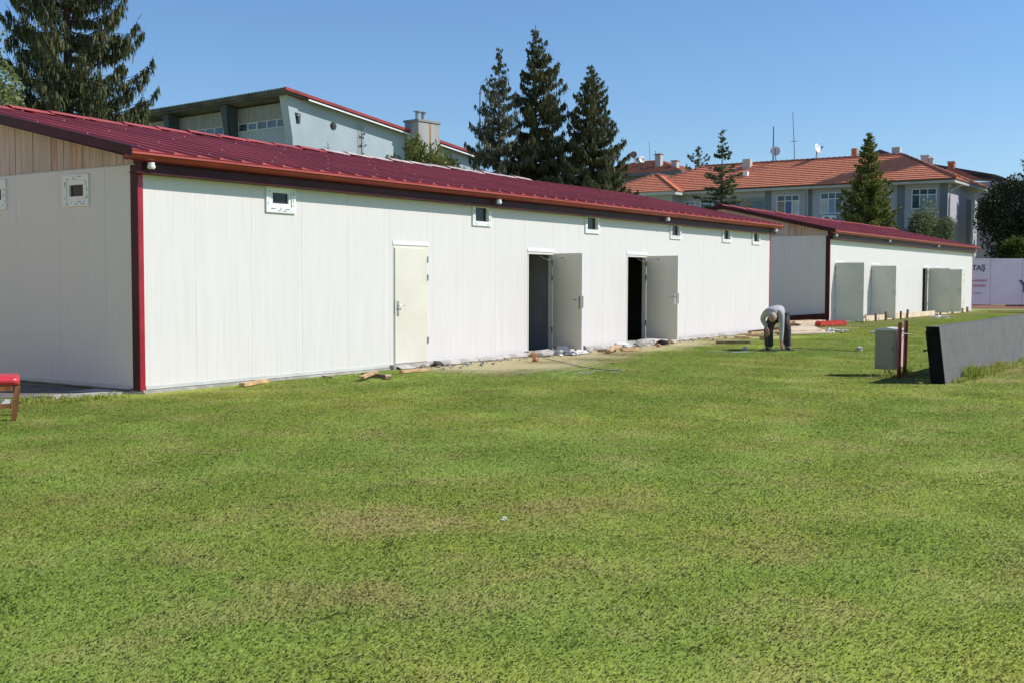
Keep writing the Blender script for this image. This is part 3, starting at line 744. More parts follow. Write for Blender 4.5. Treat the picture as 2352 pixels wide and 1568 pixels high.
def build_house():
    xe, ye, ze, tp = 81.797, 19.628, 8.753, .47
    w = 5.0; yl = 45.6; xb = xe + 2 * w; ry0, ry1 = ye + w, yl - w; rz = ze + w * tp
    root = thing('tiled_house', 'large lilac grey house with orange tiled hip roof behind the far shed', 'house', (82.4, 20.2, .16))
    XW, YW = 82.4, 20.2
    m = MB(); m.box(XW, xb - .6, YW, yl - .6, 0, ze - .25); m.build('wall', HOUSEW, root)
    m = MB()
    m.box(80.9, XW + .001, 40.6, 46.7, 0, ze - .25); m.build('wing_wall', HOUSEW, root)
    m = MB(); m.box(xe - .02, xb + .02, ye - .02, yl, ze - .26, ze - .08); m.build('eave', HOUSEE, root)
    m = MB(); m.box(xe - .06, xb + .06, ye - .06, yl, ze - .079, ze + .0); m.build('eave_gutter', mat('dark_red_gutter', (.10, .025, .02), .5), root)
    m = MB()
    A, B, C_, D = (xe, ye, ze), (xe, yl, ze), (xb, yl, ze), (xb, ye, ze); E, F = (xe + w, ry0, rz), (xe + w, ry1, rz)
    tiled_plane(m, [A, B, F, E]); tiled_plane(m, [D, A, E]); tiled_plane(m, [B, C_, F]); tiled_plane(m, [C_, D, E, F])
    rf = m.build('roof', TILE, root)
    m = MB(); ridge_tiles(m, E, F); ridge_tiles(m, A, E); ridge_tiles(m, B, F); ridge_tiles(m, D, E); m.build('ridge_tiles', RIDGET, rf)
    # wing roof
    we, wy0, wy1, wz = 80.3, 40.0, 47.3, 8.66; hw = (wy1 - wy0) / 2; ay = (wy0 + wy1) / 2; az = wz + hw * tp
    m = MB(); tiled_plane(m, [(we, wy0, wz), (we, wy1, wz), (we + hw, ay, az)])
    tiled_plane(m, [(we, wy0, wz), (we + hw, ay, az), (we + hw + 4.2, ay, az), (we + 4.2, wy0, wz)]); tiled_plane(m, [(we, wy1, wz), (we + hw, ay, az), (we + hw + 4.2, ay, az), (we + 4.2, wy1, wz)])
    wr = m.build('wing_roof', TILE, root)
    m = MB(); ridge_tiles(m, (we, wy0, wz), (we + hw, ay, az)); ridge_tiles(m, (we, wy1, wz), (we + hw, ay, az)); ridge_tiles(m, (we + hw, ay, az), (we + hw + 4, ay, az)); m.build('ridge_tiles', RIDGET, wr)
    m = MB(); m.box(we, 82.3, wy0 + .05, wy1 - .05, wz - .26, wz - .02); m.build('wing_eave', HOUSEE, root)
    for a, b in ((33.07, 33.55), (29.88, 30.35), (23.16, 23.65), (20.2, 20.75)):
        m = MB(); m.box(XW - .05, XW - .001, a, b, 0, ze - .262); m.build('pilaster', HOUSED, root)
    facade_window(root, XW, 30.84, 32.59, 6.67, 8.13, (.31, .62), (BLIND, BLUEPANE, CURTAIN))
    facade_window(root, XW, 27.58, 29.23, 6.66, 8.19, (.31, .62), (GLASSB, PALEBLUE, BLIND))
    facade_window(root, XW, 20.95, 22.65, 6.78, 8.18, (.34, .66), (PALEBLUE, PALEBLUE, GLASSB))
    facade_window(root, XW, 24.1, 25.86, 6.71, 8.17, (.33, .66), (GLASSB, GLASSB, GLASSB))
    facade_window(root, XW, 39.33, 40.2, 7.1, 7.95, (.5,), (GLASSB, GLASSB)); facade_window(root, XW, 37.84, 38.9, 7.1, 8.05, (.5,), (PALEBLUE, GLASSB))
    # loggia opening with glazing
    m = MB(); m.box(XW - .03, XW - .001, 33.6, 36.6, 6.0, 8.06); lg = m.build('loggia', HALLP, root)
    for i in range(3):
        m = MB(); m.box(XW - .045, XW - .031, 33.7 + i * .95, 34.55 + i * .95, 6.2, 7.75); m.build('pane', GLASSB if i != 1 else CURTAIN, lg)
    # dark recess on the gable side
    m = MB(); m.box(87.83, 89.22, YW - .02, YW - .001, 0, 7.72); m.build('side_recess', HOUSED, root)
    m = MB(); m.tube([(XW + 2.2, ye, ze - .15), (XW + .35, YW - .08, 8.0), (XW + .25, YW - .08, 7.5), (XW + .25, YW - .08, 0)], .07, 6); m.build('downpipe', HOUSEE, root)
    m = MB(); m.tube([(xe, 30.1, ze - .15), (XW - .08, 30.2, 8.0), (XW - .08, 30.2, 0)], .07, 6); m.build('downpipe', HOUSEE, root)
    # chimneys
    def chim(x, y, z0, z1, a, b, mt, name='chimney'):
        m = MB(); m.box(x - a / 2, x + a / 2, y - b / 2, y + b / 2, z0, z1); c = m.build(name, mt, rf)
        return c
    chim(86.0, 36.55, 10.2, 11.4, .6, .6, HOUSEE); chim(88.5, 28.75, 10.2, 12.0, .35, .4, BRICK); chim(87.4, 25.2, 10.3, 11.75, .55, .6, HOUSEE)
    m = MB(); m.box(84.0, 84.35, 35.7, 36.05, 9.75, 10.25); m.build('roof_vent', TRIMW, rf)
    # AC unit under the second window
    ac = thing('air_conditioner', 'white air conditioner unit hung under a house window', 'air conditioner', (XW - .2, 28.6, 6.0))
    m = MB(); m.box(XW - .40, XW - .06, 27.95, 28.95, 5.85, 6.5); m.build('casing', TRIMW, ac)
    m = MB(); m.disc((XW - .402, 28.62, 6.18), .24, (-1, 0, 0), .02); m.build('fan_grille', STEELDK, ac)
build_house()
def rear_block():
    root = thing('dark_roofed_house', 'house with dark gable roof and chimneys rising behind the orange hip roof', 'house', (96, 24, .16))
    m = MB(); m.box(96, 108, 16.5, 36, 0, 9.6); m.build('wall', HOUSEW, root)
    m = MB(); ky = 1.067; 
    m.prism([(95.6, 18.6 * ky, 10.1), (95.6, 30.2 * ky, 11.3), (95.6, 27.13 * ky, 12.64), (95.6, 26.2 * ky, 12.2), (95.6, 23.3 * ky, 11.25)], (9, 0, 0)); rf = m.build('roof', SLATE, root)
    m = MB(); m.prism([(95.2, 19.4 * ky, 9.7), (95.2, 22.6 * ky, 10.2), (95.2, 22.0 * ky, 10.75), (95.2, 21.2 * ky, 10.6)], (.39, 0, 0)); m.build('dormer', TILED, rf)
    for y, z, h, a in ((23.68, 11.3, .75, .62), (23.22, 11.2, .55, .3), (21.76, 10.7, .75, .5)):
        m = MB(); m.box(95.4, 95.4 + a, y * ky - a / 2, y * ky + a / 2, z - .9, z + h * .7); c = m.build('chimney', BRICK if y < 23 else HOUSEE, rf)
        m = MB(); m.box(95.35, 95.45 + a, y * ky - a / 2 - .05, y * ky + a / 2 + .05, z + h * .7, z + h * .7 + .1); m.build('chimney_cap', HOUSEE, c)
rear_block()
def second_house():
    root = thing('brown_roofed_house', 'distant house with brown hip roof left of the orange roofed house', 'house', (104, 52, .16))
    m = MB(); m.box(104.6, 114, 51.9, 63, 0, 12.6); m.build('wall', HOUSED, root)
    m = MB(); m.box(104.55, 104.599, 52.4, 54.4, 8, 12.5); m.build('wall_bay', HOUSEW, root)
    m = MB(); A = (103.9, 51.2, 12.75); B = (103.9, 63.6, 12.75); C_ = (114.6, 63.6, 12.75); D = (114.6, 51.2, 12.75); E, F = (109.2, 56.4, 14.55), (109.2, 58.6, 14.55)
    tiled_plane(m, [A, B, F, E]); tiled_plane(m, [D, A, E]); tiled_plane(m, [B, C_, F]); tiled_plane(m, [C_, D, E, F]); rf = m.build('roof', TILED, root)
    m = MB(); m.box(103.8, 114.7, 51.1, 63.7, 12.5, 12.74); m.build('eave', HOUSED, root)
    for (x, y, z0, z1) in ((106, 54.6, 13.3, 14.75), (105.5, 52.5, 13, 13.9)):
        m = MB(); m.box(x, x + .6, y, y + .6, z0, z1); c = m.build('chimney', HOUSEE, rf)
        m = MB(); m.box(x - .06, x + .66, y - .06, y + .66, z1, z1 + .1); m.build('chimney_cap', TILED, c)
second_house()

# antennas and dishes
def mast(name, label, base, top, bars=(), r=.045, cat='antenna'):
    m = MB(); b, t = Vector(base), Vector(top); m.tube([b, t], [r, r * .7], 6)
    for (f, l, a) in bars:
        p = b.lerp(t, f); d = Vector((math.cos(a), math.sin(a), 0)) * l / 2; m.tube([p - d, p + d], .022, 5)
    tag(m.build(name, MAST), label, cat)
def dish(label, base, c, r, aim, mt):
    root = thing('satellite_dish', label, 'satellite dish', base)
    m = MB(); m.tube([base, (c[0], c[1], c[2] - r * .2)], .04, 6); m.build('pole', MAST, root)
    ax = Vector(aim).normalized(); a = ax.cross(Vector((0, 0, 1))).normalized(); b = a.cross(ax); c = Vector(c)
    V = []; F = []; n = 20; rings = 5
    for i in range(rings + 1):
        rr = r * i / rings
        for j in range(n):
            t = 2 * PI * j / n; V.append(tuple(c + (a * math.cos(t) + b * math.sin(t)) * rr + ax * (rr * rr / r * .22)))
    for i in range(rings):
        for j in range(n): F.append((i * n + j, i * n + (j + 1) % n, (i + 1) * n + (j + 1) % n, (i + 1) * n + j))
    V2 = [tuple(Vector(p) - ax * .025) for p in V]; o = len(V)
    m = MB(); m.add(V + V2, F + [tuple(o + i for i in f)[::-1] for f in F] + [(rings * n + j, rings * n + (j + 1) % n, o + rings * n + (j + 1) % n, o + rings * n + j) for j in range(n)]); m.build('reflector', mt, root, True)
    m = MB(); tip = c + ax * r * 1.1 - b * r * .1; m.tube([c - b * r * .95 + ax * r * .2, tip], .03, 5); m.obox(tip, (.12, .12, .12)); m.build('feed_arm', MAST, root)
mast('antenna', 'thick dark mast standing beside the white dish on the orange roof', (86.8, 34.71, 11.0), (86.8, 34.71, 13.95), (), .065)
mast('antenna', 'tallest thin mast with a crossbar on the orange roof ridge', (86.8, 32.92, 11.05), (86.8, 33.15, 15.0), ((.41, .55, 1.4), (.44, .35, .2), (.97, .0, 0)), .035)
dish('white satellite dish facing the lawn at the foot of the dark mast', (86.8, 34.47, 11.05), (86.6, 34.45, 11.96), .40, (-.9, -.35, .3), DISH)
dish('white satellite dish seen edge on, right of the tall crossbar mast', (86.8, 31.22, 11.1), (86.8, 31.15, 11.95), .42, (-.15, -.95, .35), DISH)
mast('antenna', 'bare vertical aerial on the brown roofed house', (104.3, 54.9, 13.2), (104.3, 55.0, 15.95), ((.35, .35, .6),), .03)
mast('antenna', 'short aerial with several crossbars on the brown roofed house', (104.3, 54.3, 13.2), (104.3, 54.3, 14.95), ((.95, .3, .9), (.75, .6, 1.6), (.6, .5, 1.0)), .03)
dish('rust brown satellite dish on the brown roofed house beside the spruces', (103.6, 56.15, 13.2), (103.0, 56.1, 14.52), .36, (-.9, -.3, .25), DISHB)
dish('cream satellite dish with rusty centre on the brown roof', (103.4, 55.65, 13.0), (102.9, 55.6, 13.92), .34, (-.85, -.45, .25), DISH)
dish('narrow tilted cream dish next to the dish with a rusty centre', (103.4, 55.1, 13.0), (102.9, 55.12, 13.95), .34, (-.5, -.85, .25), DISH)
mast('lightning_rod', 'slim dark pole rising left of the grey spruce', (48.42, 35.61, .2), (48.6, 35.6, 11.6), ((.985, .25, 1.4),), .05, 'pole')

# ------------------------------------------------------------------ hoarding
HA = math.atan2(-.772, .635)
def hoarding():
    P0 = Vector((76.9, 17.12)); d = Vector((math.cos(HA), math.sin(HA))); nrm = Vector((d.y, -d.x))   # towards the camera side
    if nrm.x > 0: nrm = -nrm
    root = thing('hoarding', 'white site hoarding with grey and red print beyond the far shed', 'hoarding', (P0.x, P0.y, .15))
    zb, zt = .22, 3.17; wps = 2.12
    def fr(s, off=0): p = P0 + d * s + nrm * off; return p
    for i in range(-4, 8):
        s0 = 1.055 + (i - 1) * wps; m = MB()
        a, b = fr(s0 + .012), fr(s0 + wps - .012); o = nrm * .05
        m.prism([(a.x, a.y, zb), (b.x, b.y, zb), (b.x + o.x, b.y + o.y, zb), (a.x + o.x, a.y + o.y, zb)], (0, 0, zt - zb)); m.build('panel', HOARD, root)
        m = MB(); p = fr(s0, -.06); m.tube([(p.x, p.y, 0), (p.x, p.y, zt)], .05, 6); m.build('post', MAST, root)
    def text(s, z, txt, size, mt, bold=0):
        cu = bpy.data.curves.new('print', 'FONT'); cu.body = txt; cu.size = size; cu.extrude = .002; cu.offset = bold; cu.align_x = 'LEFT'
        tmp = bpy.data.objects.new('tmp', cu); COL.objects.link(tmp)
        dg = bpy.context.evaluated_depsgraph_get(); dg.update()
        me = bpy.data.meshes.new_from_object(tmp.evaluated_get(dg)); bpy.data.objects.remove(tmp)
        me.materials.clear(); me.materials.append(mt)
        p = fr(s, .055)
        Mx = Matrix((( d.x, 0, nrm.x, p.x), (d.y, 0, nrm.y, p.y), (0, 1, 0, z), (0, 0, 0, 1)))
        me.transform(Mx); return link('lettering', me, root)
    text(-.28, 2.42, 'ITAŞ', .46, PRINTK, .012)
    text(-.42, .92, 'itas', .22, PRINTK, .006); text(.0, .92, '.com.tr', .20, mat('pale_print', (.33, .32, .37), .6), 0)
    text(3.02, 1.05, 'Y', 1.05, PRINTK, .03)
    rn = random.Random(8); m = MB()
    for z in (1.72, 1.40):
        s = -.35
        while s < .78:
            l = rn.uniform(.05, .13); a = fr(s, .0545); b = fr(s + l, .0545)
            h = rn.uniform(.07, .12)
            m.prism([(a.x, a.y, z), (b.x, b.y, z), (b.x, b.y, z + h), (a.x, a.y, z + h)], (nrm.x * .003, nrm.y * .003, 0)); s += l + .025
    m.build('red_print_lines', PRINTR, root)
hoarding()

# ------------------------------------------------------------------ trees
def quads_mesh(name, Q, m, parent):
    Q = np.asarray(Q, dtype=np.float32); n = len(Q)
    return raw_mesh(name, Q.reshape(-1, 3), np.arange(n * 4), 4, m, parent)
def conifer(name, label, base, H, R, m, seed, group=None, whorl=.36, per=6, p=.8, droop=.30, upturn=.32, hang=.45, start=.08, dens=13, hangn=2, leafw=.05, tuft=0, ragged=.3, top_thin=.0, bark=BARK, lean=(0, 0), skew=None):
    rn = np.random.default_rng(seed); bx, by, bz = base
    root = thing(name, label, 'tree', base, group)
    mb = MB(); npt = 8
    ax = lambda t: np.array([bx + lean[0] * t, by + lean[1] * t, bz + H * t])
    mb.tube([tuple(ax(i / npt)) for i in range(npt + 1)], [max(.012, (.016 * H) * (1 - i / npt) ** 1.0) for i in range(npt + 1)], 7)
    Q = []
    zc = start * H
    while zc < H * .985:
        t = zc / H
        prof = R * (1 - t) ** p
        if t > 1 - top_thin: prof *= .75
        nb = per if t < .9 else max(3, per - 2)
        a0 = rn.uniform(0, 2 * PI)
        for b in range(nb):
            a = a0 + 2 * PI * b / nb + rn.uniform(-.35, .35)
            L = max(.12, prof * rn.uniform(1 - ragged, 1.0 + ragged * .45))
            if skew is not None: L *= 1 + skew[1] * math.cos(a - skew[0])
            zz = zc + rn.uniform(-.5, .5) * whorl
            o = ax(min(zz / H, 1)); dh = np.array([math.cos(a), math.sin(a), 0]); sd = np.array([-math.sin(a), math.cos(a), 0])
            up0 = .45 * max(0, t - .55) / .45
            def path(s): return o + dh * (L * s) + np.array([0, 0, L * ((up0 - droop * (1 - t * .6)) * s + upturn * s * s * s)])
            ns = max(3, int(L * dens))
            mb.tube([tuple(path(0)), tuple(path(.4)), tuple(path(.8))], [.010 * H * .10 + .012 * L, .006 + .006 * L, .004], 4, cap=False)
            ss = rn.uniform(.06, 1.0, ns) ** .8
            for s in ss:
                P = path(s); wd = .36 * L * (1 - s) ** .7 * (s + .15) * 1.3 + .10
                for sg in (-1, 1):
                    l = wd * rn.uniform(.5, 1.1)
                    dv = dh * rn.uniform(.35, .8) + sd * sg * rn.uniform(.5, .95) + np.array([0, 0, rn.uniform(-.25, .12)])
                    dv = dv / np.linalg.norm(dv); e = P + dv * l
                    wv = np.cross(dv, np.array([rn.normal() * .4, rn.normal() * .4, 1])); wv = wv / (np.linalg.norm(wv) + 1e-6) * leafw * rn.uniform(.7, 1.3)
                    mdl = (P + e) / 2
                    Q.append((P, mdl + wv, e, mdl - wv))
                    for _ in range(hangn):
                        f = rn.uniform(.1, 1); q0 = P + dv * l * f; hl = hang * rn.uniform(.35, 1.1) * min(1, .35 + L * .4)
                        dn = np.array([rn.normal() * .16, rn.normal() * .16, -1.0]); q1 = q0 + dn * hl
                        th = rn.uniform(0, PI); w2 = np.array([math.cos(th), math.sin(th), 0]) * leafw * rn.uniform(.6, 1.2)
                        md = q0 + dn * hl * .45
                        Q.append((q0, md + w2, q1, md - w2))
                    for _ in range(tuft):
                        f = rn.uniform(.0, 1); q0 = P + dv * l * f
                        dn = np.array([rn.normal() * .6, rn.normal() * .6, rn.uniform(.2, 1.0)]); dn /= np.linalg.norm(dn); hl = rn.uniform(.08, .2)
                        wv2 = np.cross(dn, rn.normal(size=3)); wv2 = wv2 / (np.linalg.norm(wv2) + 1e-6) * leafw * .8
                        Q.append((q0, q0 + dn * hl * .5 + wv2, q0 + dn * hl, q0 + dn * hl * .5 - wv2))
            P = path(.95); e = path(1.06)
            w2 = sd * leafw; Q.append((P, (P + e) / 2 + w2, e, (P + e) / 2 - w2))
        zc += whorl * (1.0 if t < .8 else .75) * rn.uniform(.75, 1.2)
    tr = mb.build('trunk', bark, root, True)
    T = ax(1.0); 
    for k in range(14):
        z = -k * .05; a = rn.uniform(0, 2 * PI); dv = np.array([math.cos(a), math.sin(a), .7]) * (.06 + .012 * k); q0 = T + np.array([0, 0, z]); w2 = np.array([-math.sin(a), math.cos(a), 0]) * leafw * .5
        Q.append((q0, q0 + dv * .5 + w2, q0 + dv, q0 + dv * .5 - w2))
    quads_mesh('crown', Q, m, root)
    return root
def broadleaf(name, label, base, H, rx, ry, crown0, m, seed, group=None, n=9000, leaf=.11, lumps=26, upright=0.0, cat='tree', stems=1, core=True):
    rn = np.random.default_rng(seed); bx, by, bz = base
    root = thing(name, label, cat, base, group)
    ch = H - crown0; cz = crown0 + ch * .5
    mb = MB(); centers = []
    for k in range(lumps):
        v = rn.normal(size=3); v /= np.linalg.norm(v); r = rn.uniform(.45, .92) if k else 0
        c = np.array([v[0] * rx * r, v[1] * ry * r, cz + v[2] * ch * .5 * r]); centers.append((c, rn.uniform(.20, .42)))
    for s in range(stems):
        off = np.array([rn.uniform(-.25, .25), rn.uniform(-.25, .25)]) * (stems > 1)
        mb.tube([(bx + off[0], by + off[1], bz), (bx + off[0] * 1.5, by + off[1] * 1.5, bz + crown0 + ch * .15), (bx + off[0] * 2, by + off[1] * 2, bz + crown0 + ch * .65)], [.03 * H * .5 + .03, .022 * H * .5 + .02, .01], 7)
    for c, _ in centers[::2]:
        mb.tube([(bx, by, bz + crown0 + ch * .1), (bx + c[0] * .5, by + c[1] * .5, bz + (crown0 + c[2]) * .5 + .1), (bx + c[0], by + c[1], bz + c[2])], [.03, .02, .006], 5)
    mb.build('trunk', BARK, root, True)
    w = np.array([r for _, r in centers]); pick = rn.choice(len(centers), n, p=w / w.sum())
    C = np.array([c for c, _ in centers])[pick]; Rr = w[pick][:, None]
    d = rn.normal(size=(n, 3)); d /= np.linalg.norm(d, axis=1)[:, None]; rad_ = rn.uniform(.25, 1.08, (n, 1)) ** .6
    P = C + d * rad_ * Rr * np.array([rx, ry, ch * .55])
    P += np.array([bx, by, bz])
    a = rn.normal(size=(n, 3)); a[:, 2] += upright * 2; a += d * .5; a /= np.linalg.norm(a, axis=1)[:, None]
    b = np.cross(a, rn.normal(size=(n, 3))); b /= np.linalg.norm(b, axis=1)[:, None]
    l = leaf * rn.uniform(.6, 1.3, (n, 1)); wd = l * (.38 if upright else .55)
    Q = np.stack([P, P + a * l * .5 + b * wd * .5, P + a * l, P + a * l * .5 - b * wd * .5], axis=1)
    quads_mesh('crown', Q, m, root)
    return root

conifer('spruce', 'huge dark spruce with drooping boughs behind the near shed, at the left edge', (22.97, 33.7, .12), 17.5, 3.55, SPRUCE, 3, whorl=.62, per=8, p=.58, droop=.22, upturn=.50, hang=.34, dens=22, hangn=4, leafw=.026, ragged=.22, start=.12)
broadleaf('leafy_tree', 'pale green leafy tree at the left edge in front of the huge spruce', (17.9, 31.2, .12), 8.7, 2.0, 2.0, 1.5, LEAFY, 4, n=30000, leaf=.13, lumps=44)
conifer('young_spruce', 'small sparse young spruce standing in front of the blue hall wall', (33.72, 30.46, .13), 7.35, 1.0, SPRUCE, 5, whorl=.42, per=5, p=.8, droop=.1, upturn=.3, hang=.16, dens=9, hangn=1, leafw=.03, start=.3)
conifer('young_spruce', 'thin bare young conifer tip left of the small spruce', (32.97, 31.55, .13), 6.85, .8, SPRUCEG, 6, whorl=.5, per=4, p=.8, droop=.05, upturn=.25, hang=.08, dens=5, hangn=0, leafw=.022, start=.4)
broadleaf('willow_bush', 'yellow green willow bush below the hall chimney', (37.3, 30.3, .14), 7.3, 1.75, 1.75, 2.5, WILLOW, 7, n=24000, leaf=.20, lumps=46, upright=.8)
conifer('spruce', 'greyish thin spruce, left of the three tall ones', (40.87, 28.92, .14), 11.6, 3.1, SPRUCEG, 8, 'tall spruces behind the near shed', whorl=.44, per=8, p=.84, droop=.20, upturn=.34, hang=.34, dens=17, hangn=3, leafw=.028, ragged=.4, start=.1, top_thin=.14)
conifer('spruce', 'tallest dark spruce, middle of the three', (42.6, 28.17, .15), 12.75, 3.3, SPRUCE, 9, 'tall spruces behind the near shed', whorl=.42, per=9, p=.82, droop=.10, upturn=.26, hang=.36, dens=20, hangn=4, leafw=.028, ragged=.42, start=.1, skew=(rad(-55), .25))
conifer('spruce', 'broad dark spruce, right of the three tall ones', (43.15, 25.62, .15), 10.85, 3.3, SPRUCE, 10, 'tall spruces behind the near shed', whorl=.38, per=10, p=.82, droop=.14, upturn=.36, hang=.30, dens=20, hangn=4, leafw=.028, ragged=.3, start=.1)
conifer('cedar', 'layered cedar with a thin pointed tip before the orange roof', (66.82, 30.09, .16), 10.9, 4.0, CEDAR, 11, whorl=.55, per=8, p=1.05, droop=.02, upturn=.06, hang=.14, dens=15, hangn=1, leafw=.045, tuft=2, ragged=.45, start=.12)
conifer('cedar', 'pale spreading cedar top peeking over the left end of the orange roof', (96.2, 45.7, .16), 13.85, 4.6, CEDAR, 12, whorl=.7, per=6, p=.75, droop=-.1, upturn=.25, hang=.2, dens=9, hangn=1, leafw=.06, tuft=2, ragged=.45, start=.35)
conifer('fir', 'bushy green fir with a needle tip in front of the lilac house', (76.06, 23.76, .16), 11.4, 3.1, FIR, 13, whorl=.30, per=9, p=.72, droop=-.02, upturn=.22, hang=.22, dens=15, hangn=1, leafw=.05, tuft=2, ragged=.3, start=.1, top_thin=.30)
broadleaf('round_shrub', 'round grey green shrub tree behind the far end of the far shed', (74.25, 19.33, .16), 6.0, 1.65, 1.65, 2.0, OLIVE, 14, n=15000, leaf=.16, lumps=34)
broadleaf('dark_tree', 'dense dark tree at the right edge overhanging the hoarding', (86.4, 16.6, .16), 9.4, 2.4, 2.4, 1.6, DARKL, 15, n=30000, leaf=.20, lumps=46)
conifer('cedar', 'dark cedar whose crooked tip tops the trees at the right edge', (88.6, 16.3, .16), 11.1, 2.6, CEDAR, 16, whorl=.6, per=5, p=.7, droop=-.05, upturn=.2, hang=.2, dens=9, hangn=1, leafw=.06, tuft=2, ragged=.5, start=.2)
broadleaf('leafy_bush', 'bright green broad leaved bush just above the hoarding, at the right edge', (80.8, 15.0, .16), 4.35, 1.5, 1.5, 2.2, BRIGHTL, 17, n=7000, leaf=.26, lumps=24, cat='bush')
broadleaf('low_bush', 'small dark bush at the foot of the hoarding', (76.2, 13.1, .16), 1.3, .8, .8, .1, OLIVE, 18, n=2500, leaf=.14, lumps=14, cat='bush')
conifer('tall_fir', 'very tall slim fir just beyond the right edge shading the orange roof', (92.8, 13.0, .16), 28.0, 3.4, SPRUCE, 19, whorl=.55, per=8, p=.6, droop=.2, upturn=.3, hang=.6, dens=9, hangn=3, leafw=.11, start=.25)

# ------------------------------------------------------------------ grey block wall
def block_wall():
    x0, x1, yf, th, H, lean = 17.75, 34.0, 4.33, .19, .87, .11
    root = thing('block_wall', 'low grey painted block wall leaning back, at the right edge', 'wall', (x0, yf, .05))
    zb = .0; rows = 4; bh = H / rows; bl = .62; rn = random.Random(3)
    def pt(x, d, h): return (x, yf + d + lean * h / H, gz(x, yf) - .02 + h)
    shear = lambda m: m
    for r in range(rows):
        x = x0 + .02 - (bl / 2 if r % 2 else 0)
        while x < x1:
            a, b = max(x, x0 + .02), min(x + bl, x1); x += bl
            if b - a < .05: continue
            g = .0010; pr = rn.uniform(-.0012, .0012); h0, h1 = r * bh + (g if r else 0), (r + 1) * bh - (g if r < rows - 1 else 0)
            m = MB(); V = [pt(a + g, pr, h0), pt(b - g, pr, h0), pt(b - g, th - .02, h0), pt(a + g, th - .02, h0), pt(a + g, pr, h1), pt(b - g, pr, h1), pt(b - g, th - .02, h1), pt(a + g, th - .02, h1)]
            m.add(V, [(0, 3, 2, 1), (4, 5, 6, 7), (0, 1, 5, 4), (1, 2, 6, 5), (2, 3, 7, 6), (3, 0, 4, 7)]); m.build('block', BLOCKM, root)
    m = MB(); c = .0045
    V = [pt(x0 + .03, c, .01), pt(x1, c, .01), pt(x1, th - .03, .01), pt(x0 + .03, th - .03, .01), pt(x0 + .03, c, H - .008), pt(x1, c, H - .008), pt(x1, th - .03, H - .008), pt(x0 + .03, th - .03, H - .008)]
    m.add(V, [(0, 3, 2, 1), (4, 5, 6, 7), (0, 1, 5, 4), (1, 2, 6, 5), (2, 3, 7, 6), (3, 0, 4, 7)]); m.build('mortar', BLOCKM, root)
    m = MB(); V = [pt(x0, -.002, 0), pt(x0 + .019, -.002, 0), pt(x0 + .019, th, 0), pt(x0, th, 0), pt(x0, -.002, H + .004), pt(x0 + .019, -.002, H + .004), pt(x0 + .019, th, H + .004), pt(x0, th, H + .004)]
    m.add(V, [(0, 3, 2, 1), (4, 5, 6, 7), (0, 1, 5, 4), (1, 2, 6, 5), (2, 3, 7, 6), (3, 0, 4, 7)]); m.build('end_board', BLACKP, root)
    m = MB(); V = [pt(x0 + .02, th - .015, .0), pt(x1, th - .015, .0), pt(x1, th + .02, .0), pt(x0 + .02, th + .02, .0), pt(x0 + .02, th - .015, H - .06), pt(x1, th - .015, H - .06), pt(x1, th + .02, H - .06), pt(x0 + .02, th + .02, H - .06)]
    m.add(V, [(0, 3, 2, 1), (4, 5, 6, 7), (0, 1, 5, 4), (1, 2, 6, 5), (2, 3, 7, 6), (3, 0, 4, 7)]); m.build('back_board', BLACKP, root)
    m = MB(); p = pt(x0 + .06, th + .02, .52); m.tube([p, (p[0], p[1] + .07, p[2] - .005)], .018, 6); m.tube([(p[0] - .03, p[1] + .055, p[2] - .02), (p[0] + .03, p[1] + .055, p[2] - .02)], .012, 5); m.build('bracket', STEELDK, root)
block_wall()

# ------------------------------------------------------------------ cabinet on posts
def cabinet():
    root = thing('utility_cabinet', 'grey utility cabinet strapped to two dark red posts on the lawn', 'utility box', (18.6, 5.3, .05))
    xa, xb, ya, yb, z0, z1 = 18.62, 18.98, 5.31, 5.66, .165, .84
    m = MB(); m.box(xa, xb, ya, yb, z0, z1 - .05); bd = m.build('body', BOXM, root)
    mod = bd.modifiers.new('bevel', 'BEVEL'); mod.width = .008; mod.segments = 2
    m = MB(); m.prism([(xa - .02, yb + .02, z1 - .05), (xa - .02, ya - .02, z1 - .05), (xa - .02, ya - .02, z1 - .025), (xa - .02, (ya + yb) / 2, z1 + .0), (xa - .02, yb + .02, z1 - .025)], (xb - xa + .04, 0, 0)); m.build('lid', BOXL, root)
    m = MB(); m.box(xa - .008, xa - .0, ya + .03, yb - .03, z0 + .04, z1 - .09); dr = m.build('door', BOXM, root)
    m = MB(); m.box(xa - .016, xa - .0085, ya + .05, ya + .07, .48, .54); m.build('latch', STEELDK, dr)
    m = MB(); m.box(xa + .02, xb - .02, ya - .022, ya - .002, z0 + .04, z1 - .08); m.build('sunlit_side', BOXL, root)  # pale sheet painting the sunlit side
    for (px, py, dx, dy) in ((18.40, 5.205, .015, .0), (18.83, 5.235, -.03, -.02)):
        m = MB(); g = gz(px, py)
        m.tube([(px, py, g - .1), (px + dx * .5, py + dy * .5, g + .45), (px + dx, py + dy, g + .88 if px < 18.6 else g + .90)], .032, 4); m.build('post', POSTM, root)
    m = MB(); m.tube([(18.62, 5.30, .77), (18.45, 5.17, .76), (18.84, 5.15, .73), (18.98, 5.30, .71)], .008, 5); m.build('strap', CORDW, root)
cabinet()

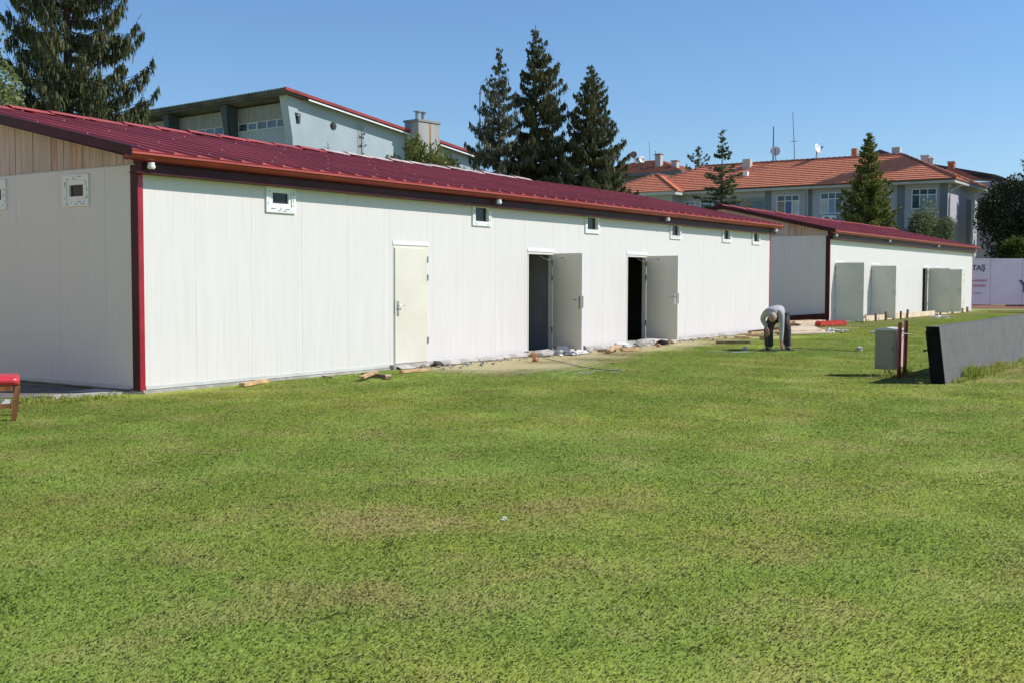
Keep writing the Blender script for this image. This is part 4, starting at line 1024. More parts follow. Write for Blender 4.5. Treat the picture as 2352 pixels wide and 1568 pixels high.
# ------------------------------------------------------------------ red bench, cut by the left edge
def bench():
    root = thing('bench', 'wooden bench with a red vinyl seat at the left edge of the lawn', 'bench', (6.9, 12.2, .02))
    d = Vector((-.85, .527, 0)); q = Vector((.527, .85, 0))         # along the bench (to the left, out of frame) and away
    o = Vector((7.16, 11.57, 0)); g = .02
    def P(s, t, z): v = o + d * s + q * t; return (v.x, v.y, g + z)
    # cushion: rounded slab
    m = MB(); n = 14; prof = []
    for i in range(n):
        a = 2 * PI * i / n; prof.append((.27 + .31 * math.copysign(abs(math.cos(a)) ** .5, math.cos(a)), .44 + .055 * math.copysign(abs(math.sin(a)) ** .6, math.sin(a))))
    V = []; secs = [(-.05, .80), (-.035, .93), (.02, 1.0), (.5, 1.03), (1.0, 1.0), (1.5, 1.02), (1.58, .95), (1.6, .8)]
    for s, k in secs:
        for (t, z) in prof: V.append(P(s, .27 + (t - .27) * k, .44 + (z - .44) * k + .012 * math.sin(s * 5)))
    F = [(i * n + j, i * n + (j + 1) % n, (i + 1) * n + (j + 1) % n, (i + 1) * n + j) for i in range(len(secs) - 1) for j in range(n)] + [tuple(range(n))[::-1], tuple(range((len(secs) - 1) * n, len(secs) * n))]
    m.add(V, F); m.build('cushion', REDC, root, True)
    def bar(name, a, b, w, h, mt=CHAIRW):
        m = MB(); a, b = Vector(a), Vector(b); dv = (b - a); L = dv.length; dv.normalize()
        ref = Vector((0, 0, 1)) if abs(dv.z) < .8 else q
        s = dv.cross(ref).normalized(); u = s.cross(dv); Rm = Matrix((dv, s, u)).transposed()
        m.obox((a + b) / 2, (L, w, h), Rm); m.build(name, mt, root)
    for s in (.0, 1.5):
        bar('leg', P(s + .02, -.02, 0), P(s - .03, -.02, .385), .055, .05); bar('leg', P(s + .02, .50, 0), P(s - .03, .50, .385), .055, .05)
        bar('rail', P(s - .02, .01, .36), P(s - .02, .47, .36), .03, .05)
    bar('rail', P(.02, -.02, .36), P(1.48, -.02, .36), .03, .05); bar('rail', P(.04, -.02, .17), P(1.5, -.02, .17), .025, .05)
    bar('rail', P(.02, .50, .36), P(1.48, .50, .36), .03, .05); bar('rail', P(.04, .50, .17), P(1.5, .50, .17), .025, .05, TRIMW)
bench()

# ------------------------------------------------------------------ loose building material
def plank(label, a, b, w, h, mt=TIMBER, lift=0.0, lift2=None, name='plank', cat='plank', group='loose planks on the grass'):
    ga, gb = gz(*a), gz(*b); A = Vector((*a, ga + h / 2 + lift + .012)); B = Vector((*b, gb + h / 2 + (lift if lift2 is None else lift2) + .012))
    dv = B - A; L = dv.length; dv.normalize(); s = dv.cross(Vector((0, 0, 1))).normalized(); u = s.cross(dv)
    m = MB(); m.obox((A + B) / 2, (L, w, h), Matrix((dv, s, u)).transposed())
    o = m.build(name, mt); tag(o, label, cat, group)
    return o
plank('single light board end lying near the shed corner, leftmost on the grass', (11.26, 12.50), (11.95, 12.72), .09, .05)
plank('light board crossing over a darker one in the pair nearest the closed door', (12.95, 11.72), (13.60, 12.02), .09, .035, lift=.035, lift2=.06)
plank('darker board underneath in the crossed pair nearest the closed door', (13.62, 12.30), (13.58, 11.75), .08, .05, TIMBERD)
plank('short offcut just right of the crossed pair', (13.66, 11.80), (13.38, 11.55), .09, .05)
plank('straight board lying in front of the closed cream door', (14.40, 12.16), (15.0, 12.08), .08, .045)
plank('thin dark stick on the grass left of the crossed pair', (13.08, 12.66), (13.06, 12.42), .03, .02, TIMBERD, name='stick', cat='stick')
plank('shaded board at the left of the group between the two open doors', (20.87, 12.17), (21.15, 11.92), .09, .055, TIMBERD)
plank('pale board angled across the middle of the group between the two open doors', (20.55, 11.75), (21.80, 12.20), .09, .05, lift=.03, lift2=.06)
plank('orange board at the right of the group between the two open doors', (21.42, 11.92), (21.9, 11.72), .10, .06)
plank('short brown board on the grass, nearest of those left of the worker', (25.1, 11.40), (25.6, 10.75), .08, .06, TIMBERD)
plank('yellowish lath left of the worker, second from the front', (27.7, 12.05), (27.55, 11.55), .07, .05)
plank('long pale lath left of the worker, third from the front', (28.7, 12.15), (28.57, 11.45), .07, .05)
plank('cut block of timber standing on the grass left of the worker', (27.33, 11.22), (27.40, 11.02), .10, .10, name='timber_block', cat='timber block')
for i, (a, b, l2, mt, lb) in enumerate((((30.1, 12.7), (30.5, 12.1), .10, TIMBERD, 'dark board at the left of the crossed heap by the shed end'),
        ((30.9, 12.6), (31.0, 11.9), .16, TIMBERD, 'dark board on top of the crossed heap by the shed end'),
        ((29.4, 12.35), (31.2, 12.1), .03, TIMBER, 'pale board at the bottom of the crossed heap by the shed end'),
        ((31.3, 12.5), (31.2, 11.9), .12, TIMBER, 'light board at the right of the crossed heap by the shed end'))):
    plank(lb, a, b, .09, .05, mt, lift=.02, lift2=l2, group='planks heaped by the end of the near shed')
def sheet(label, pts, z, th):
    m = MB(); m.prism([(x, y, gz(x, y) + z) for x, y in pts], (0, 0, th)); tag(m.build('plywood_sheet', PLY), label, 'plywood', 'plywood sheets behind the worker')
sheet('bottom pale plywood sheet lying on the grass behind the worker', [(29.9, 11.7), (31.4, 10.75), (34.4, 12.4), (33.0, 13.0)], .015, .04)
sheet('upper pale plywood sheet laid askew on the other behind the worker', [(30.6, 11.9), (31.9, 11.2), (34.2, 12.3), (33.2, 12.8)], .06, .04)
for lvl in range(2):
    for j in range(4 - lvl):
        a = Vector((35.0 + .1 * j, 13.75 - .20 * j - .05 * lvl)); b = a + Vector((1.9 - .1 * ((j * 7 + lvl) % 4), -.45))
        plank('%s timber length from the front in the %s layer of the stack between the sheds' % (('fourth', 'third', 'second', 'first')[j + lvl], ('bottom', 'top')[lvl]), tuple(a), tuple(b), .10, .075, TIMBER if (j + lvl) % 3 else PLY, lift=.02 + lvl * .08, name='timber_length', cat='timber', group='timber stacked between the sheds')
plank('loose lath sticking out of the plywood towards the white bag', (31.6, 11.7), (33.6, 11.4), .07, .04, lift=.02)
plank('thin lath on the grass nearest the white bag', (31.9, 10.6), (32.6, 10.85), .05, .03, lift=.0)
# dark red steel channels
for i, (a, b, z, lb) in enumerate((((38.80, 16.1), (38.86, 13.52), .02, 'dark red steel channel, uppermost of the two leaning on the far shed gable'), ((38.45, 16.1), (38.60, 13.35), -.06, 'dark red steel channel, lower one lying before the far shed gable'))):
    m = MB(); A = Vector((*a, .16 + z)); B = Vector((*b, .16 + z + (.19 if i == 0 else .10))); dv = (B - A); L = dv.length; dv.normalize(); s = dv.cross(Vector((0, 0, 1))).normalized(); u = s.cross(dv); Rm = Matrix((dv, s, u)).transposed()
    c = (A + B) / 2
    m.obox(c, (L, .012, .26), Rm); m.obox(c + u * .13 - s * .05, (L, .11, .012), Rm); m.obox(c - u * .13 - s * .05, (L, .11, .012), Rm)
    tag(m.build('steel_channel', TRIMD), lb, 'steel channel', 'dark red channels between the sheds')
# corrugated red offcuts
m = MB(); a = Vector((35.6, 12.55)); b = Vector((37.1, 12.2)); dv = (b - a).normalized(); pv = Vector((-dv.y, dv.x))
V = []; n = 24
for i in range(n + 1):
    p = a.lerp(b, i / n); h = .05 * abs(math.sin(i / n * PI * 5)) 
    for off, zz in ((0, .0), (0, .12), (.22, .14), (.22, .05)):
        V.append((p.x + pv.x * off, p.y + pv.y * off, gz(p.x, p.y) + zz + h + .01))
F = []
for i in range(n):
    for j in range(4): F.append((i * 4 + j, i * 4 + (j + 1) % 4, (i + 1) * 4 + (j + 1) % 4, (i + 1) * 4 + j))
F += [(0, 1, 2, 3), tuple(n * 4 + j for j in range(4))]
m.add(V, F); tag(m.build('roof_offcut', REDT), 'bright red corrugated roof offcuts at the corner of the far shed', 'sheet metal')
# rubble, bricks, bags
def lump(name, label, cat, c, s, mt, seed, n=2, flat=1.0, group=None, kind=None):
    rn = random.Random(seed); bm = bmesh.new(); bmesh.ops.create_icosphere(bm, subdivisions=n, radius=1)
    for v in bm.verts:
        k = 1 + rn.uniform(-.28, .28); v.co = Vector((v.co.x * s[0] * k, v.co.y * s[1] * k, max(v.co.z * s[2] * k * flat, -s[2] * .4)))
    me = bpy.data.meshes.new(name); bm.to_mesh(me); bm.free(); me.materials.append(mt)
    o = link(name, me); o.location = (c[0], c[1], gz(c[0], c[1]) + s[2] * .38 + (c[2] if len(c) > 2 else 0)); return tag(o, label, cat, group, kind)
def crumpled(label, c, s, seed, parts=2):
    rn = random.Random(seed); bm = bmesh.new(); bmesh.ops.create_icosphere(bm, subdivisions=3, radius=1)
    ph = [rn.uniform(0, 6) for _ in range(6)]
    for v in bm.verts:
        k = 1 + .25 * math.sin(v.co.x * 5 + ph[0]) + .2 * math.sin(v.co.y * 7 + ph[1]) + .2 * math.sin(v.co.z * 8 + ph[2]) + rn.uniform(-.1, .1)
        v.co = Vector((v.co.x * s[0] * k, v.co.y * s[1] * k, max(v.co.z * s[2] * k, -s[2] * .3)))
    me = bpy.data.meshes.new('plastic_bag'); bm.to_mesh(me); bm.free(); me.materials.append(BAG)
    o = link('plastic_bag', me); o.location = (c[0], c[1], gz(c[0], c[1]) + s[2] * .3); tag(o, label, 'plastic bag')
lump('rubble_piece', 'low brown lump at the right foot of the closed door', 'rubble', (15.95, 12.62), (.13, .09, .07), RUBBLED, 1, 2)
lump('rubble_piece', 'small brown lump under the middle of the closed door', 'rubble', (15.5, 12.55), (.09, .06, .05), RUBBLE, 2, 2)
lump('rubble_piece', 'dark upright clod below the free edge of the first open door', 'rubble', (20.45, 12.35), (.13, .12, .16), RUBBLED, 3, 2)
lump('rubble_piece', 'broad grey concrete lump in front of the first open doorway', 'rubble', (19.2, 12.50), (.30, .2, .10), CONC, 4, 2)
lump('rubble_piece', 'pale concrete lump right of the first open door', 'rubble', (20.85, 12.45), (.16, .12, .08), CONC, 5, 2)
lump('rubble_piece', 'flat concrete lump in front of the second open doorway', 'rubble', (23.6, 12.55), (.38, .18, .10), CONC, 6, 2)
lump('rubble_piece', 'brown lump below the second open door leaf', 'rubble', (24.75, 12.40), (.24, .14, .08), RUBBLE, 7, 2)
lump('rubble_piece', 'dark lump in the shadow below the second open door', 'rubble', (24.15, 12.35), (.2, .12, .08), RUBBLED, 8, 2)
lump('brick_piece', 'broken orange brick standing by the first open doorway', 'brick', (18.75, 12.42), (.08, .08, .1), BRICK, 9, 1)
lump('brick_piece', 'small broken brick alone on the dry strip left of the first open door', 'brick', (17.9, 11.8), (.08, .07, .07), BRICK, 10, 1)
lump('brick_piece', 'brick fragment on the grass right of the second open doorway', 'brick', (23.4, 12.05), (.09, .06, .06), BRICK, 11, 1)
lump('brick_piece', 'orange brick fragment on top of the bag by the first open door', 'brick', (19.75, 12.55, .12), (.07, .07, .05), BRICK, 12, 1)
crumpled('torn white plastic bag among the rubble under the first open door', (19.75, 12.42), (.16, .2, .13), 1)
crumpled('flat torn end of white plastic under the first open door', (20.1, 12.2), (.3, .12, .06), 2)
crumpled('white plastic scrap against the wall left of the second open doorway', (22.75, 12.62), (.3, .14, .08), 3)
crumpled('round white bag on the grass right of the worker', (31.8, 10.95), (.11, .11, .10), 4)
crumpled('flat white plastic strip on the grass in front of the far shed corner', (33.2, 11.1), (.16, .22, .04), 5)
crumpled('small white scrap on the grass far right of the worker', (32.7, 9.9), (.16, .16, .04), 6)
crumpled('white scrap on the grass before the far shed doors', (48.5, 12.1), (.4, .3, .06), 7)
crumpled('tiny grey white wrapper alone on the near lawn', (6.05, 4.23), (.024, .016, .012), 8)
crumpled('white dot of litter left of the worker', (23.55, 10.0), (.06, .05, .05), 9)
# pebbles and crumbs along the wall foot
rn = random.Random(21); m = MB()
for i in range(420):
    x = rn.uniform(15.3, 31); y = Y0 - .06 - abs(rn.gauss(0, .28)); s = rn.uniform(.008, .035)
    if x > 25 and rn.random() < .5: continue
    m.obox((x, y, gz(x, y) + s * .4), (s * 2, s * 1.5, s), Euler((rn.uniform(0, .6), rn.uniform(0, .6), rn.uniform(0, 3))).to_matrix(), rn.randint(0, 1))
tag(m.build('stone_crumbs', [CONC, RUBBLE]), kind='stuff')
# concrete foot strip in front of the near shed
m = MB(); V = []; n = 70
for i in range(n + 1):
    x = 15.0 + (31.9 - 15.0) * i / n; w = .16 + .12 * math.sin(i * 1.7) * math.sin(i * .6) + rn.uniform(-.03, .05)
    V += [(x, Y0 - .051, gz(x, Y0) + .075), (x, Y0 - .051 - max(.06, w), gz(x, Y0) + .014)]
m.add(V, [(2 * i, 2 * i + 1, 2 * i + 3, 2 * i + 2) for i in range(n)]); tag(m.build('concrete_strip', CONC), kind='structure')
# strings and cables
def cord(label, pts, r, mt, name='string', cat='string'):
    P = [Vector((x, y, gz(x, y) + .018)) for x, y in pts]; out = []
    for i in range(len(P) - 1):
        p0, p1, p2, p3 = P[max(i - 1, 0)], P[i], P[i + 1], P[min(i + 2, len(P) - 1)]
        for k in range(8):
            t = k / 8; out.append(.5 * ((2 * p1) + (p2 - p0) * t + (2 * p0 - 5 * p1 + 4 * p2 - p3) * t * t + (3 * p1 - p0 - 3 * p2 + p3) * t ** 3))
    out.append(P[-1]); m = MB(); m.tube(out, r, 5); tag(m.build(name, mt, None, True), label, cat)
cord('long pale string on the grass from the dry strip towards the second open door', [(15.2, 12.0), (15.6, 11.2), (15.5, 10.6), (16.9, 10.55), (17.9, 10.9), (19.0, 11.3), (20.2, 11.6)], .0035, CORDW)
cord('pale string lying in loops on the grass in front of the open doors', [(15.5, 9.9), (16.4, 10.1), (17.1, 10.1), (16.2, 9.6), (15.9, 9.75), (16.9, 9.75), (17.2, 9.5), (16.4, 9.35), (16.3, 9.1)], .0035, CORDW)
cord('dark cable lying across the grass below the first open door', [(18.6, 12.1), (18.0, 11.3), (17.4, 10.6), (17.0, 10.0), (16.9, 9.4)], .006, CORDK, 'cable', 'cable')
cord('dark cable running right from the worker over the lawn', [(23.55, 9.55), (23.9, 9.7), (24.3, 9.35), (24.6, 9.2), (24.5, 8.8), (24.4, 8.3), (24.25, 7.7)], .006, CORDK, 'cable', 'cable')
cord('grey cable coiled in loops at the feet of the worker', [(23.0, 9.75), (23.25, 9.35), (23.15, 9.1), (22.95, 9.3), (23.3, 9.6), (23.55, 9.2), (23.75, 8.95), (23.9, 9.05), (23.6, 9.35)], .006, CORDK, 'cable', 'cable')
cord('pale string trailing on the grass left of the worker', [(22.2, 10.3), (22.5, 10.0), (22.3, 9.8), (22.7, 9.6), (22.5, 9.9), (22.9, 9.5)], .006, CORDW)
lump('stone', 'small dark stone on the lawn right of the worker', 'stone', (24.9, 7.9), (.10, .07, .06), CONC, 14, 2)
# formwork stakes and boards before the far shed
ORD = 'first second third fourth fifth sixth seventh eighth ninth tenth last'.split()
st = [(40.42, 12.95), (40.75, 12.85), (42.0, 12.75), (43.2, 12.75), (44.2, 12.75), (45.2, 12.75), (46.2, 12.78), (52.2, 13.0), (54.7, 13.1), (56.4, 13.05), (58.5, 13.3)]
hh = [.52, .40, .42, .48, .40, .46, .52, .45, .4, .36, .4]
for i, ((x, y), h) in enumerate(zip(st, hh)):
    m = MB(); g = gz(x, y); m.obox((x, y, g + h * .38 - .04), (.07, .07, h * .8), Euler((rs.uniform(-.06, .06), rs.uniform(-.06, .06), rs.uniform(0, 1))).to_matrix())
    tag(m.build('wooden_stake', TIMBERD), ORD[i] + ' formwork stake from the left along the front of the far shed', 'stake', 'formwork stakes before the far shed')
bl = ['leftmost formwork board, below the two separate open doors of the far shed', 'middle formwork board between the second and third door of the far shed', 'formwork board below the paired open doors of the far shed', 'last short formwork board at the end of the far shed']
for lb, (a, b) in zip(bl, (((41.2, 13.0), (45.6, 12.95)), ((45.7, 12.98), (51.6, 13.1)), ((52.2, 13.12), (55.2, 13.2)), ((55.4, 13.2), (58.6, 13.38)))):
    plank(lb, a, b, .035, .20, PLY, name='formwork_board', cat='board', group='formwork boards before the far shed')
plank('diagonal brace leaning on the first stakes before the far shed', (40.7, 12.7), (41.6, 13.0), .05, .05, TIMBERD, lift=.02, lift2=.22, name='formwork_brace', cat='brace', group=None)
plank('long thin board lying on the far lawn before the hoarding', (58.0, 12.2), (58.2, 9.6), .10, .05, TIMBER)
plank('dark board lying on the red soil under the hoarding', (73.9, 14.6), (74.8, 13.2), .12, .12, TIMBERD)
# weeds along the block wall foot and in the corner by the shed
def weeds(label, spots, seed, hmax):
    rn = np.random.default_rng(seed); Q = []
    for (cx, cy, r, n, h) in spots:
        for _ in range(n):
            x, y = cx + rn.normal() * r, cy + rn.normal() * r * .35; z = gz(x, y); a = rn.uniform(0, 2 * PI)
            l = h * rn.uniform(.4, 1.1); p0 = np.array([x, y, z]); dv = np.array([math.cos(a) * .45, math.sin(a) * .45, 1.0]); w = np.array([-math.sin(a), math.cos(a), 0]) * .011
            p1 = p0 + dv * l
            Q.append((p0 - w * .5, p0 + w * .5, p0 + dv * l * .6 + w, p1))
            if rn.random() < .5:
                q = p0 + dv * l * rn.uniform(.4, .9); b = rn.uniform(0, 6); e = q + np.array([math.cos(b), math.sin(b), .5]) * .05; w2 = np.array([-math.sin(b), math.cos(b), 0]) * .015
                Q.append((q, (q + e) / 2 + w2, e, (q + e) / 2 - w2))
    o = quads_mesh('weeds', Q, WEED, None); tag(o, label, None, None, 'stuff')
weeds('weeds along the foot of the grey block wall', [(18.3, 4.24, .2, 80, .08), (19.1, 4.24, .16, 300, .22), (19.6, 4.25, .3, 120, .10), (20.4, 4.25, .2, 220, .15), (21.2, 4.26, .2, 220, .15), (22.2, 4.26, .4, 120, .09), (23.5, 4.3, .4, 140, .10), (18.5, 5.4, .25, 90, .10), (17.9, 4.62, .2, 60, .08), (18.9, 5.25, .12, 70, .14)], 3, .3)
weeds('tall grass at the shaded corner of the near shed', [(8.1, 13.15, .35, 240, .07), (8.9, 12.75, .35, 200, .06), (7.5, 13.3, .3, 160, .07)], 4, .2)

# ------------------------------------------------------------------ the worker
def skinned(name, pts, edges, radii, mt, parent, sub=2, root=0):
    me = bpy.data.meshes.new(name); me.from_pydata([tuple(p) for p in pts], edges, [])
    tmp = bpy.data.objects.new('tmp', me); COL.objects.link(tmp)
    md = tmp.modifiers.new('skin', 'SKIN'); md.use_smooth_shade = True
    sk = me.skin_vertices[0].data
    for i, r in enumerate(radii):
        sk[i].radius = r if isinstance(r, (tuple, list)) else (r, r); sk[i].use_root = (i == root)
    sb = tmp.modifiers.new('sub', 'SUBSURF'); sb.levels = sub; sb.render_levels = sub
    dg = bpy.context.evaluated_depsgraph_get(); dg.update()
    out = bpy.data.meshes.new_from_object(tmp.evaluated_get(dg)); bpy.data.objects.remove(tmp)
    out.materials.clear(); out.materials.append(mt)
    out.polygons.foreach_set('use_smooth', [True] * len(out.polygons))
    return out
def worker():
    bx, by = 23.80, 9.36; g = gz(bx, by) + .005
    R_ = Vector((.375, -.927, 0)); A_ = Vector((.927, .375, 0))       # picture right, away from the camera
    Wd = lambda x, y, z: Vector((bx, by, g)) + R_ * x + A_ * y + Vector((0, 0, z))
    root = thing('person', 'person in a grey long sleeved shirt and dark trousers bending down to the grass', 'person', (bx, by, g))
    def mesh(name, chain, mt, parent, sub=2):
        pts = []; rad_ = []; ed = []; idx = {}
        for key, (p, r, par) in chain.items():
            idx[key] = len(pts); pts.append(Wd(*p)); rad_.append(r)
            if par is not None: ed.append((idx[par], idx[key]))
        return skinned(name, pts, ed, rad_, mt, None, sub)
    # skeleton: x picture right, y away, z up
    J = dict(pel=(.03, .26, .80), spine=(.0, .10, .885), chest=(-.05, -.09, .885), neck=(-.095, -.24, .815), headb=(-.105, -.31, .765),
             shR=(.075, -.17, .80), elR=(.085, -.20, .46), wrR=(.075, -.22, .185), shL=(-.245, -.13, .82), elL=(-.330, -.02, .655), wrL=(-.225, -.01, .47),
             hipR=(.135, .26, .76), knR=(.20, .14, .43), anR=(.205, .17, .085), hipL=(-.085, .26, .76), knL=(-.20, .12, .43), anL=(-.175, .15, .085))
    body = dict(pel=(J['pel'], .085, None), spine=(J['spine'], .10, 'pel'), chest=(J['chest'], (.15, .115), 'spine'), neck=(J['neck'], .06, 'chest'), headb=(J['headb'], .055, 'neck'),
        shR=(J['shR'], .06, 'chest'), elR=(J['elR'], .042, 'shR'), wrR=(J['wrR'], .030, 'elR'), pmR=((.085, -.24, .125), (.040, .022), 'wrR'),
        shL=(J['shL'], .06, 'chest'), elL=(J['elL'], .042, 'shL'), wrL=(J['wrL'], .030, 'elL'), pmL=((-.220, -.025, .40), (.040, .022), 'wrL'),
        hipR=(J['hipR'], .07, 'pel'), knR=(J['knR'], .055, 'hipR'), anR=(J['anR'], .04, 'knR'), ftR=((.225, .06, .045), (.04, .03), 'anR'), toR=((.235, -.03, .032), (.035, .02), 'ftR'),
        hipL=(J['hipL'], .07, 'pel'), knL=(J['knL'], .055, 'hipL'), anL=(J['anL'], .04, 'knL'), ftL=((-.195, .04, .045), (.04, .03), 'anL'), toL=((-.21, -.05, .032), (.035, .02), 'ftL'))
    for i, (dx, l) in enumerate(((-.022, .075), (-.007, .085), (.009, .080), (.024, .062))):
        body['f%dR1' % i] = ((.092 + dx * 1.0, -.255, .085 - .0 * i), .0095, 'pmR'); body['f%dR2' % i] = ((.10 + dx * 1.1, -.27, .085 - l * .45), .0088, 'f%dR1' % i); body['f%dR3' % i] = ((.115 + dx * 1.1, -.262, .085 - l * .85), .0075, 'f%dR2' % i)
        body['f%dL1' % i] = ((-.218 + dx, -.045, .355), .0095, 'pmL'); body['f%dL2' % i] = ((-.216 + dx * 1.1, -.055, .355 - l * .5), .0088, 'f%dL1' % i); body['f%dL3' % i] = ((-.214 + dx * 1.1, -.045, .355 - l), .0075, 'f%dL2' % i)
    body['t1R'] = ((.125, -.235, .135), .011, 'wrR'); body['t2R'] = ((.15, -.25, .095), .0095, 't1R'); body['t3R'] = ((.150, -.262, .06), .008, 't2R')
    body['t1L'] = ((-.185, -.04, .385), .011, 'wrL'); body['t2L'] = ((-.175, -.055, .345), .0095, 't1L'); body['t3L'] = ((-.18, -.06, .315), .008, 't2L')
    me = mesh('body', body, SKIN, root, 1)
    # head: shaped sphere joined into the body mesh, crown towards the camera, face down
    bm = bmesh.new(); bm.from_mesh(me)
    hb = bmesh.new(); bmesh.ops.create_uvsphere(hb, u_segments=24, v_segments=16, radius=1)
    hc = Wd(-.113, -.37, .728); axis = (Wd(-.115, -.47, .655) - Wd(-.10, -.29, .79)).normalized()   # neck to crown
    face = (Vector((0, 0, -1)) - axis * axis.dot(Vector((0, 0, -1)))).normalized() * -1
    face = -face if face.z > 0 else face; side = axis.cross(face)
    HM = lambda x, y, z: hc + side * x + face * y + axis * z
    for v in hb.verts:
        x, y, z = v.co
        k = 1.0 - .22 * max(0, -z) ** 1.5                      # narrower jaw
        X, Y, Zz = x * .084 * k, y * .100 * (k if y < 0 else 1), z * .124
        if y > 0: 
            Y += .024 * math.exp(-((x / .16) ** 2 + ((z + .15) / .20) ** 2)) * (1 if y > .5 else 0)      # nose
            Y -= .014 * (math.exp(-(((abs(x) - .36) / .16) ** 2 + ((z - .05) / .14) ** 2))) * (1 if y > .4 else 0)  # eye sockets
            Y -= .006 * math.exp(-((x / .3) ** 2 + ((z + .52) / .07) ** 2)) * (1 if y > .3 else 0)       # mouth line
        v.co = HM(X, Y, Zz)
    tmpm = bpy.data.meshes.new('h'); hb.to_mesh(tmpm); hb.free(); bm.from_mesh(tmpm)
    for sgn in (-1, 1):                                           # ears
        eb = bmesh.new(); bmesh.ops.create_uvsphere(eb, u_segments=10, v_segments=8, radius=1)
        for v in eb.verts: v.co = HM(sgn * .077 + v.co.x * .010, -.004 + v.co.y * .020, -.012 + v.co.z * .032)
        tm = bpy.data.meshes.new('e'); eb.to_mesh(tm); eb.free(); bm.from_mesh(tm)
    bm.to_mesh(me); bm.free(); me.polygons.foreach_set('use_smooth', [True] * len(me.polygons))
    b_o = link('body', me, root)
    # hair: band round the bald crown plus a short beard line
    hv = []; hf = []; n = 28; rings = [-.35, -.15, .05, .22, .38, .50]
    for zz in rings:
        rr = math.sqrt(1 - zz * zz)
        for j in range(n):
            a = 2 * PI * j / n; t = 1.055 + .02 * math.sin(j * 5 + zz * 20)
            hv.append(tuple(HM(math.sin(a) * rr * .084 * t, -math.cos(a) * rr * .100 * t, zz * .124 * 1.02)))
    for i in range(len(rings) - 1):
        for j in range(n):
            a = abs(((j + .5) / n) * 2 - 1)                       # 1 at the back
            if (1 - a) > .66 and rings[i] < .6: continue         # leave the face free
            hf.append((i * n + j, i * n + (j + 1) % n, (i + 1) * n + (j + 1) % n, (i + 1) * n + j))
    m = MB(); m.add(hv, hf); m.build('hair', HAIR, root, True)
    # clothes
    sh_ = dict(chest=((-.05, -.08, .875), (.155, .125), None), spine=((.01, .09, .885), .130, 'chest'), low=((.035, .27, .80), (.178, .155), 'spine'), nk=((-.085, -.21, .83), .098, 'chest'), cl=((-.10, -.275, .785), .074, 'nk'),
        sR=((.075, -.165, .79), .082, 'chest'), uR=((.08, -.19, .62), .064, 'sR'), eR=((.085, -.20, .46), .056, 'uR'), fR=((.08, -.21, .30), .047, 'eR'), wR=((.076, -.22, .20), .042, 'fR'),
        sL=((-.25, -.12, .81), .085, 'chest'), uL=((-.295, -.07, .735), .076, 'sL'), eL=((-.328, -.02, .655), .064, 'uL'), fL=((-.275, -.015, .56), .052, 'eL'), wL=((-.232, -.01, .485), .046, 'fL'))
    link('shirt', mesh('shirt', sh_, SHIRT, root), root)
    tr_ = dict(pel=((.03, .27, .775), (.155, .14), None), hR=((.14, .24, .70), .118, 'pel'), tR=((.18, .18, .56), .112, 'hR'), kR=((.205, .13, .43), .098, 'tR'), cR=((.21, .145, .25), .094, 'kR'), aR=((.21, .16, .06), .092, 'cR'),
        hL=((-.085, .24, .70), .120, 'pel'), tL=((-.16, .17, .56), .116, 'hL'), kL=((-.20, .11, .43), .108, 'tL'), cL=((-.185, .13, .25), .104, 'kL'), aL=((-.175, .15, .04), .104, 'cL'))
    link('trousers', mesh('trousers', tr_, TROUS, root), root)
    for (x0, x1, mt) in ((-.19, -.21, SHOE), (.215, .235, SHOE)):
        s_ = dict(h=((x0, .17, .045), (.065, .055), None), m=((x0 + (x1 - x0) * .5, .05, .045), (.062, .05), 'h'), t=((x1, -.07, .035), (.058, .038), 'm'))
        link('shoe', mesh('shoe', s_, mt, root), root)
worker()

# ------------------------------------------------------------------ unseen building added at the left to bounce warm light on the gable
def bounce_building():
    root = thing('bounce_building', 'unseen rose building added left of the near shed to bounce warm light', 'building', (-2, 13, .04))
    rose = mat('rose_render', (.74, .575, .55), .85, .06, .5)
    m = MB(); m.box(-13, -2, 12, 44, 0, 8.6); m.build('wall', rose, root)
    m = MB(); m.prism([(-13.5, 11.6, 8.6), (-1.5, 11.6, 8.6), (-7.5, 11.6, 10.6)], (0, 32.8, 0)); m.build('roof', TILED, root)
    for fl in (1.1, 4.8):
        for k in range(7):
            y = 14.2 + k * 4.2; m = MB()
            m.box(-1.999, -1.93, y, y + 1.5, fl, fl + .07); m.box(-1.999, -1.93, y, y + 1.5, fl + 1.4, fl + 1.47); m.box(-1.999, -1.93, y, y + .07, fl + .07, fl + 1.4); m.box(-1.999, -1.93, y + 1.43, y + 1.5, fl + .07, fl + 1.4)
            w = m.build('window', TRIMW, root)
            m = MB(); m.box(-1.998, -1.97, y + .07, y + 1.43, fl + .07, fl + 1.4); m.build('pane', GLASSB, w)
bounce_building()

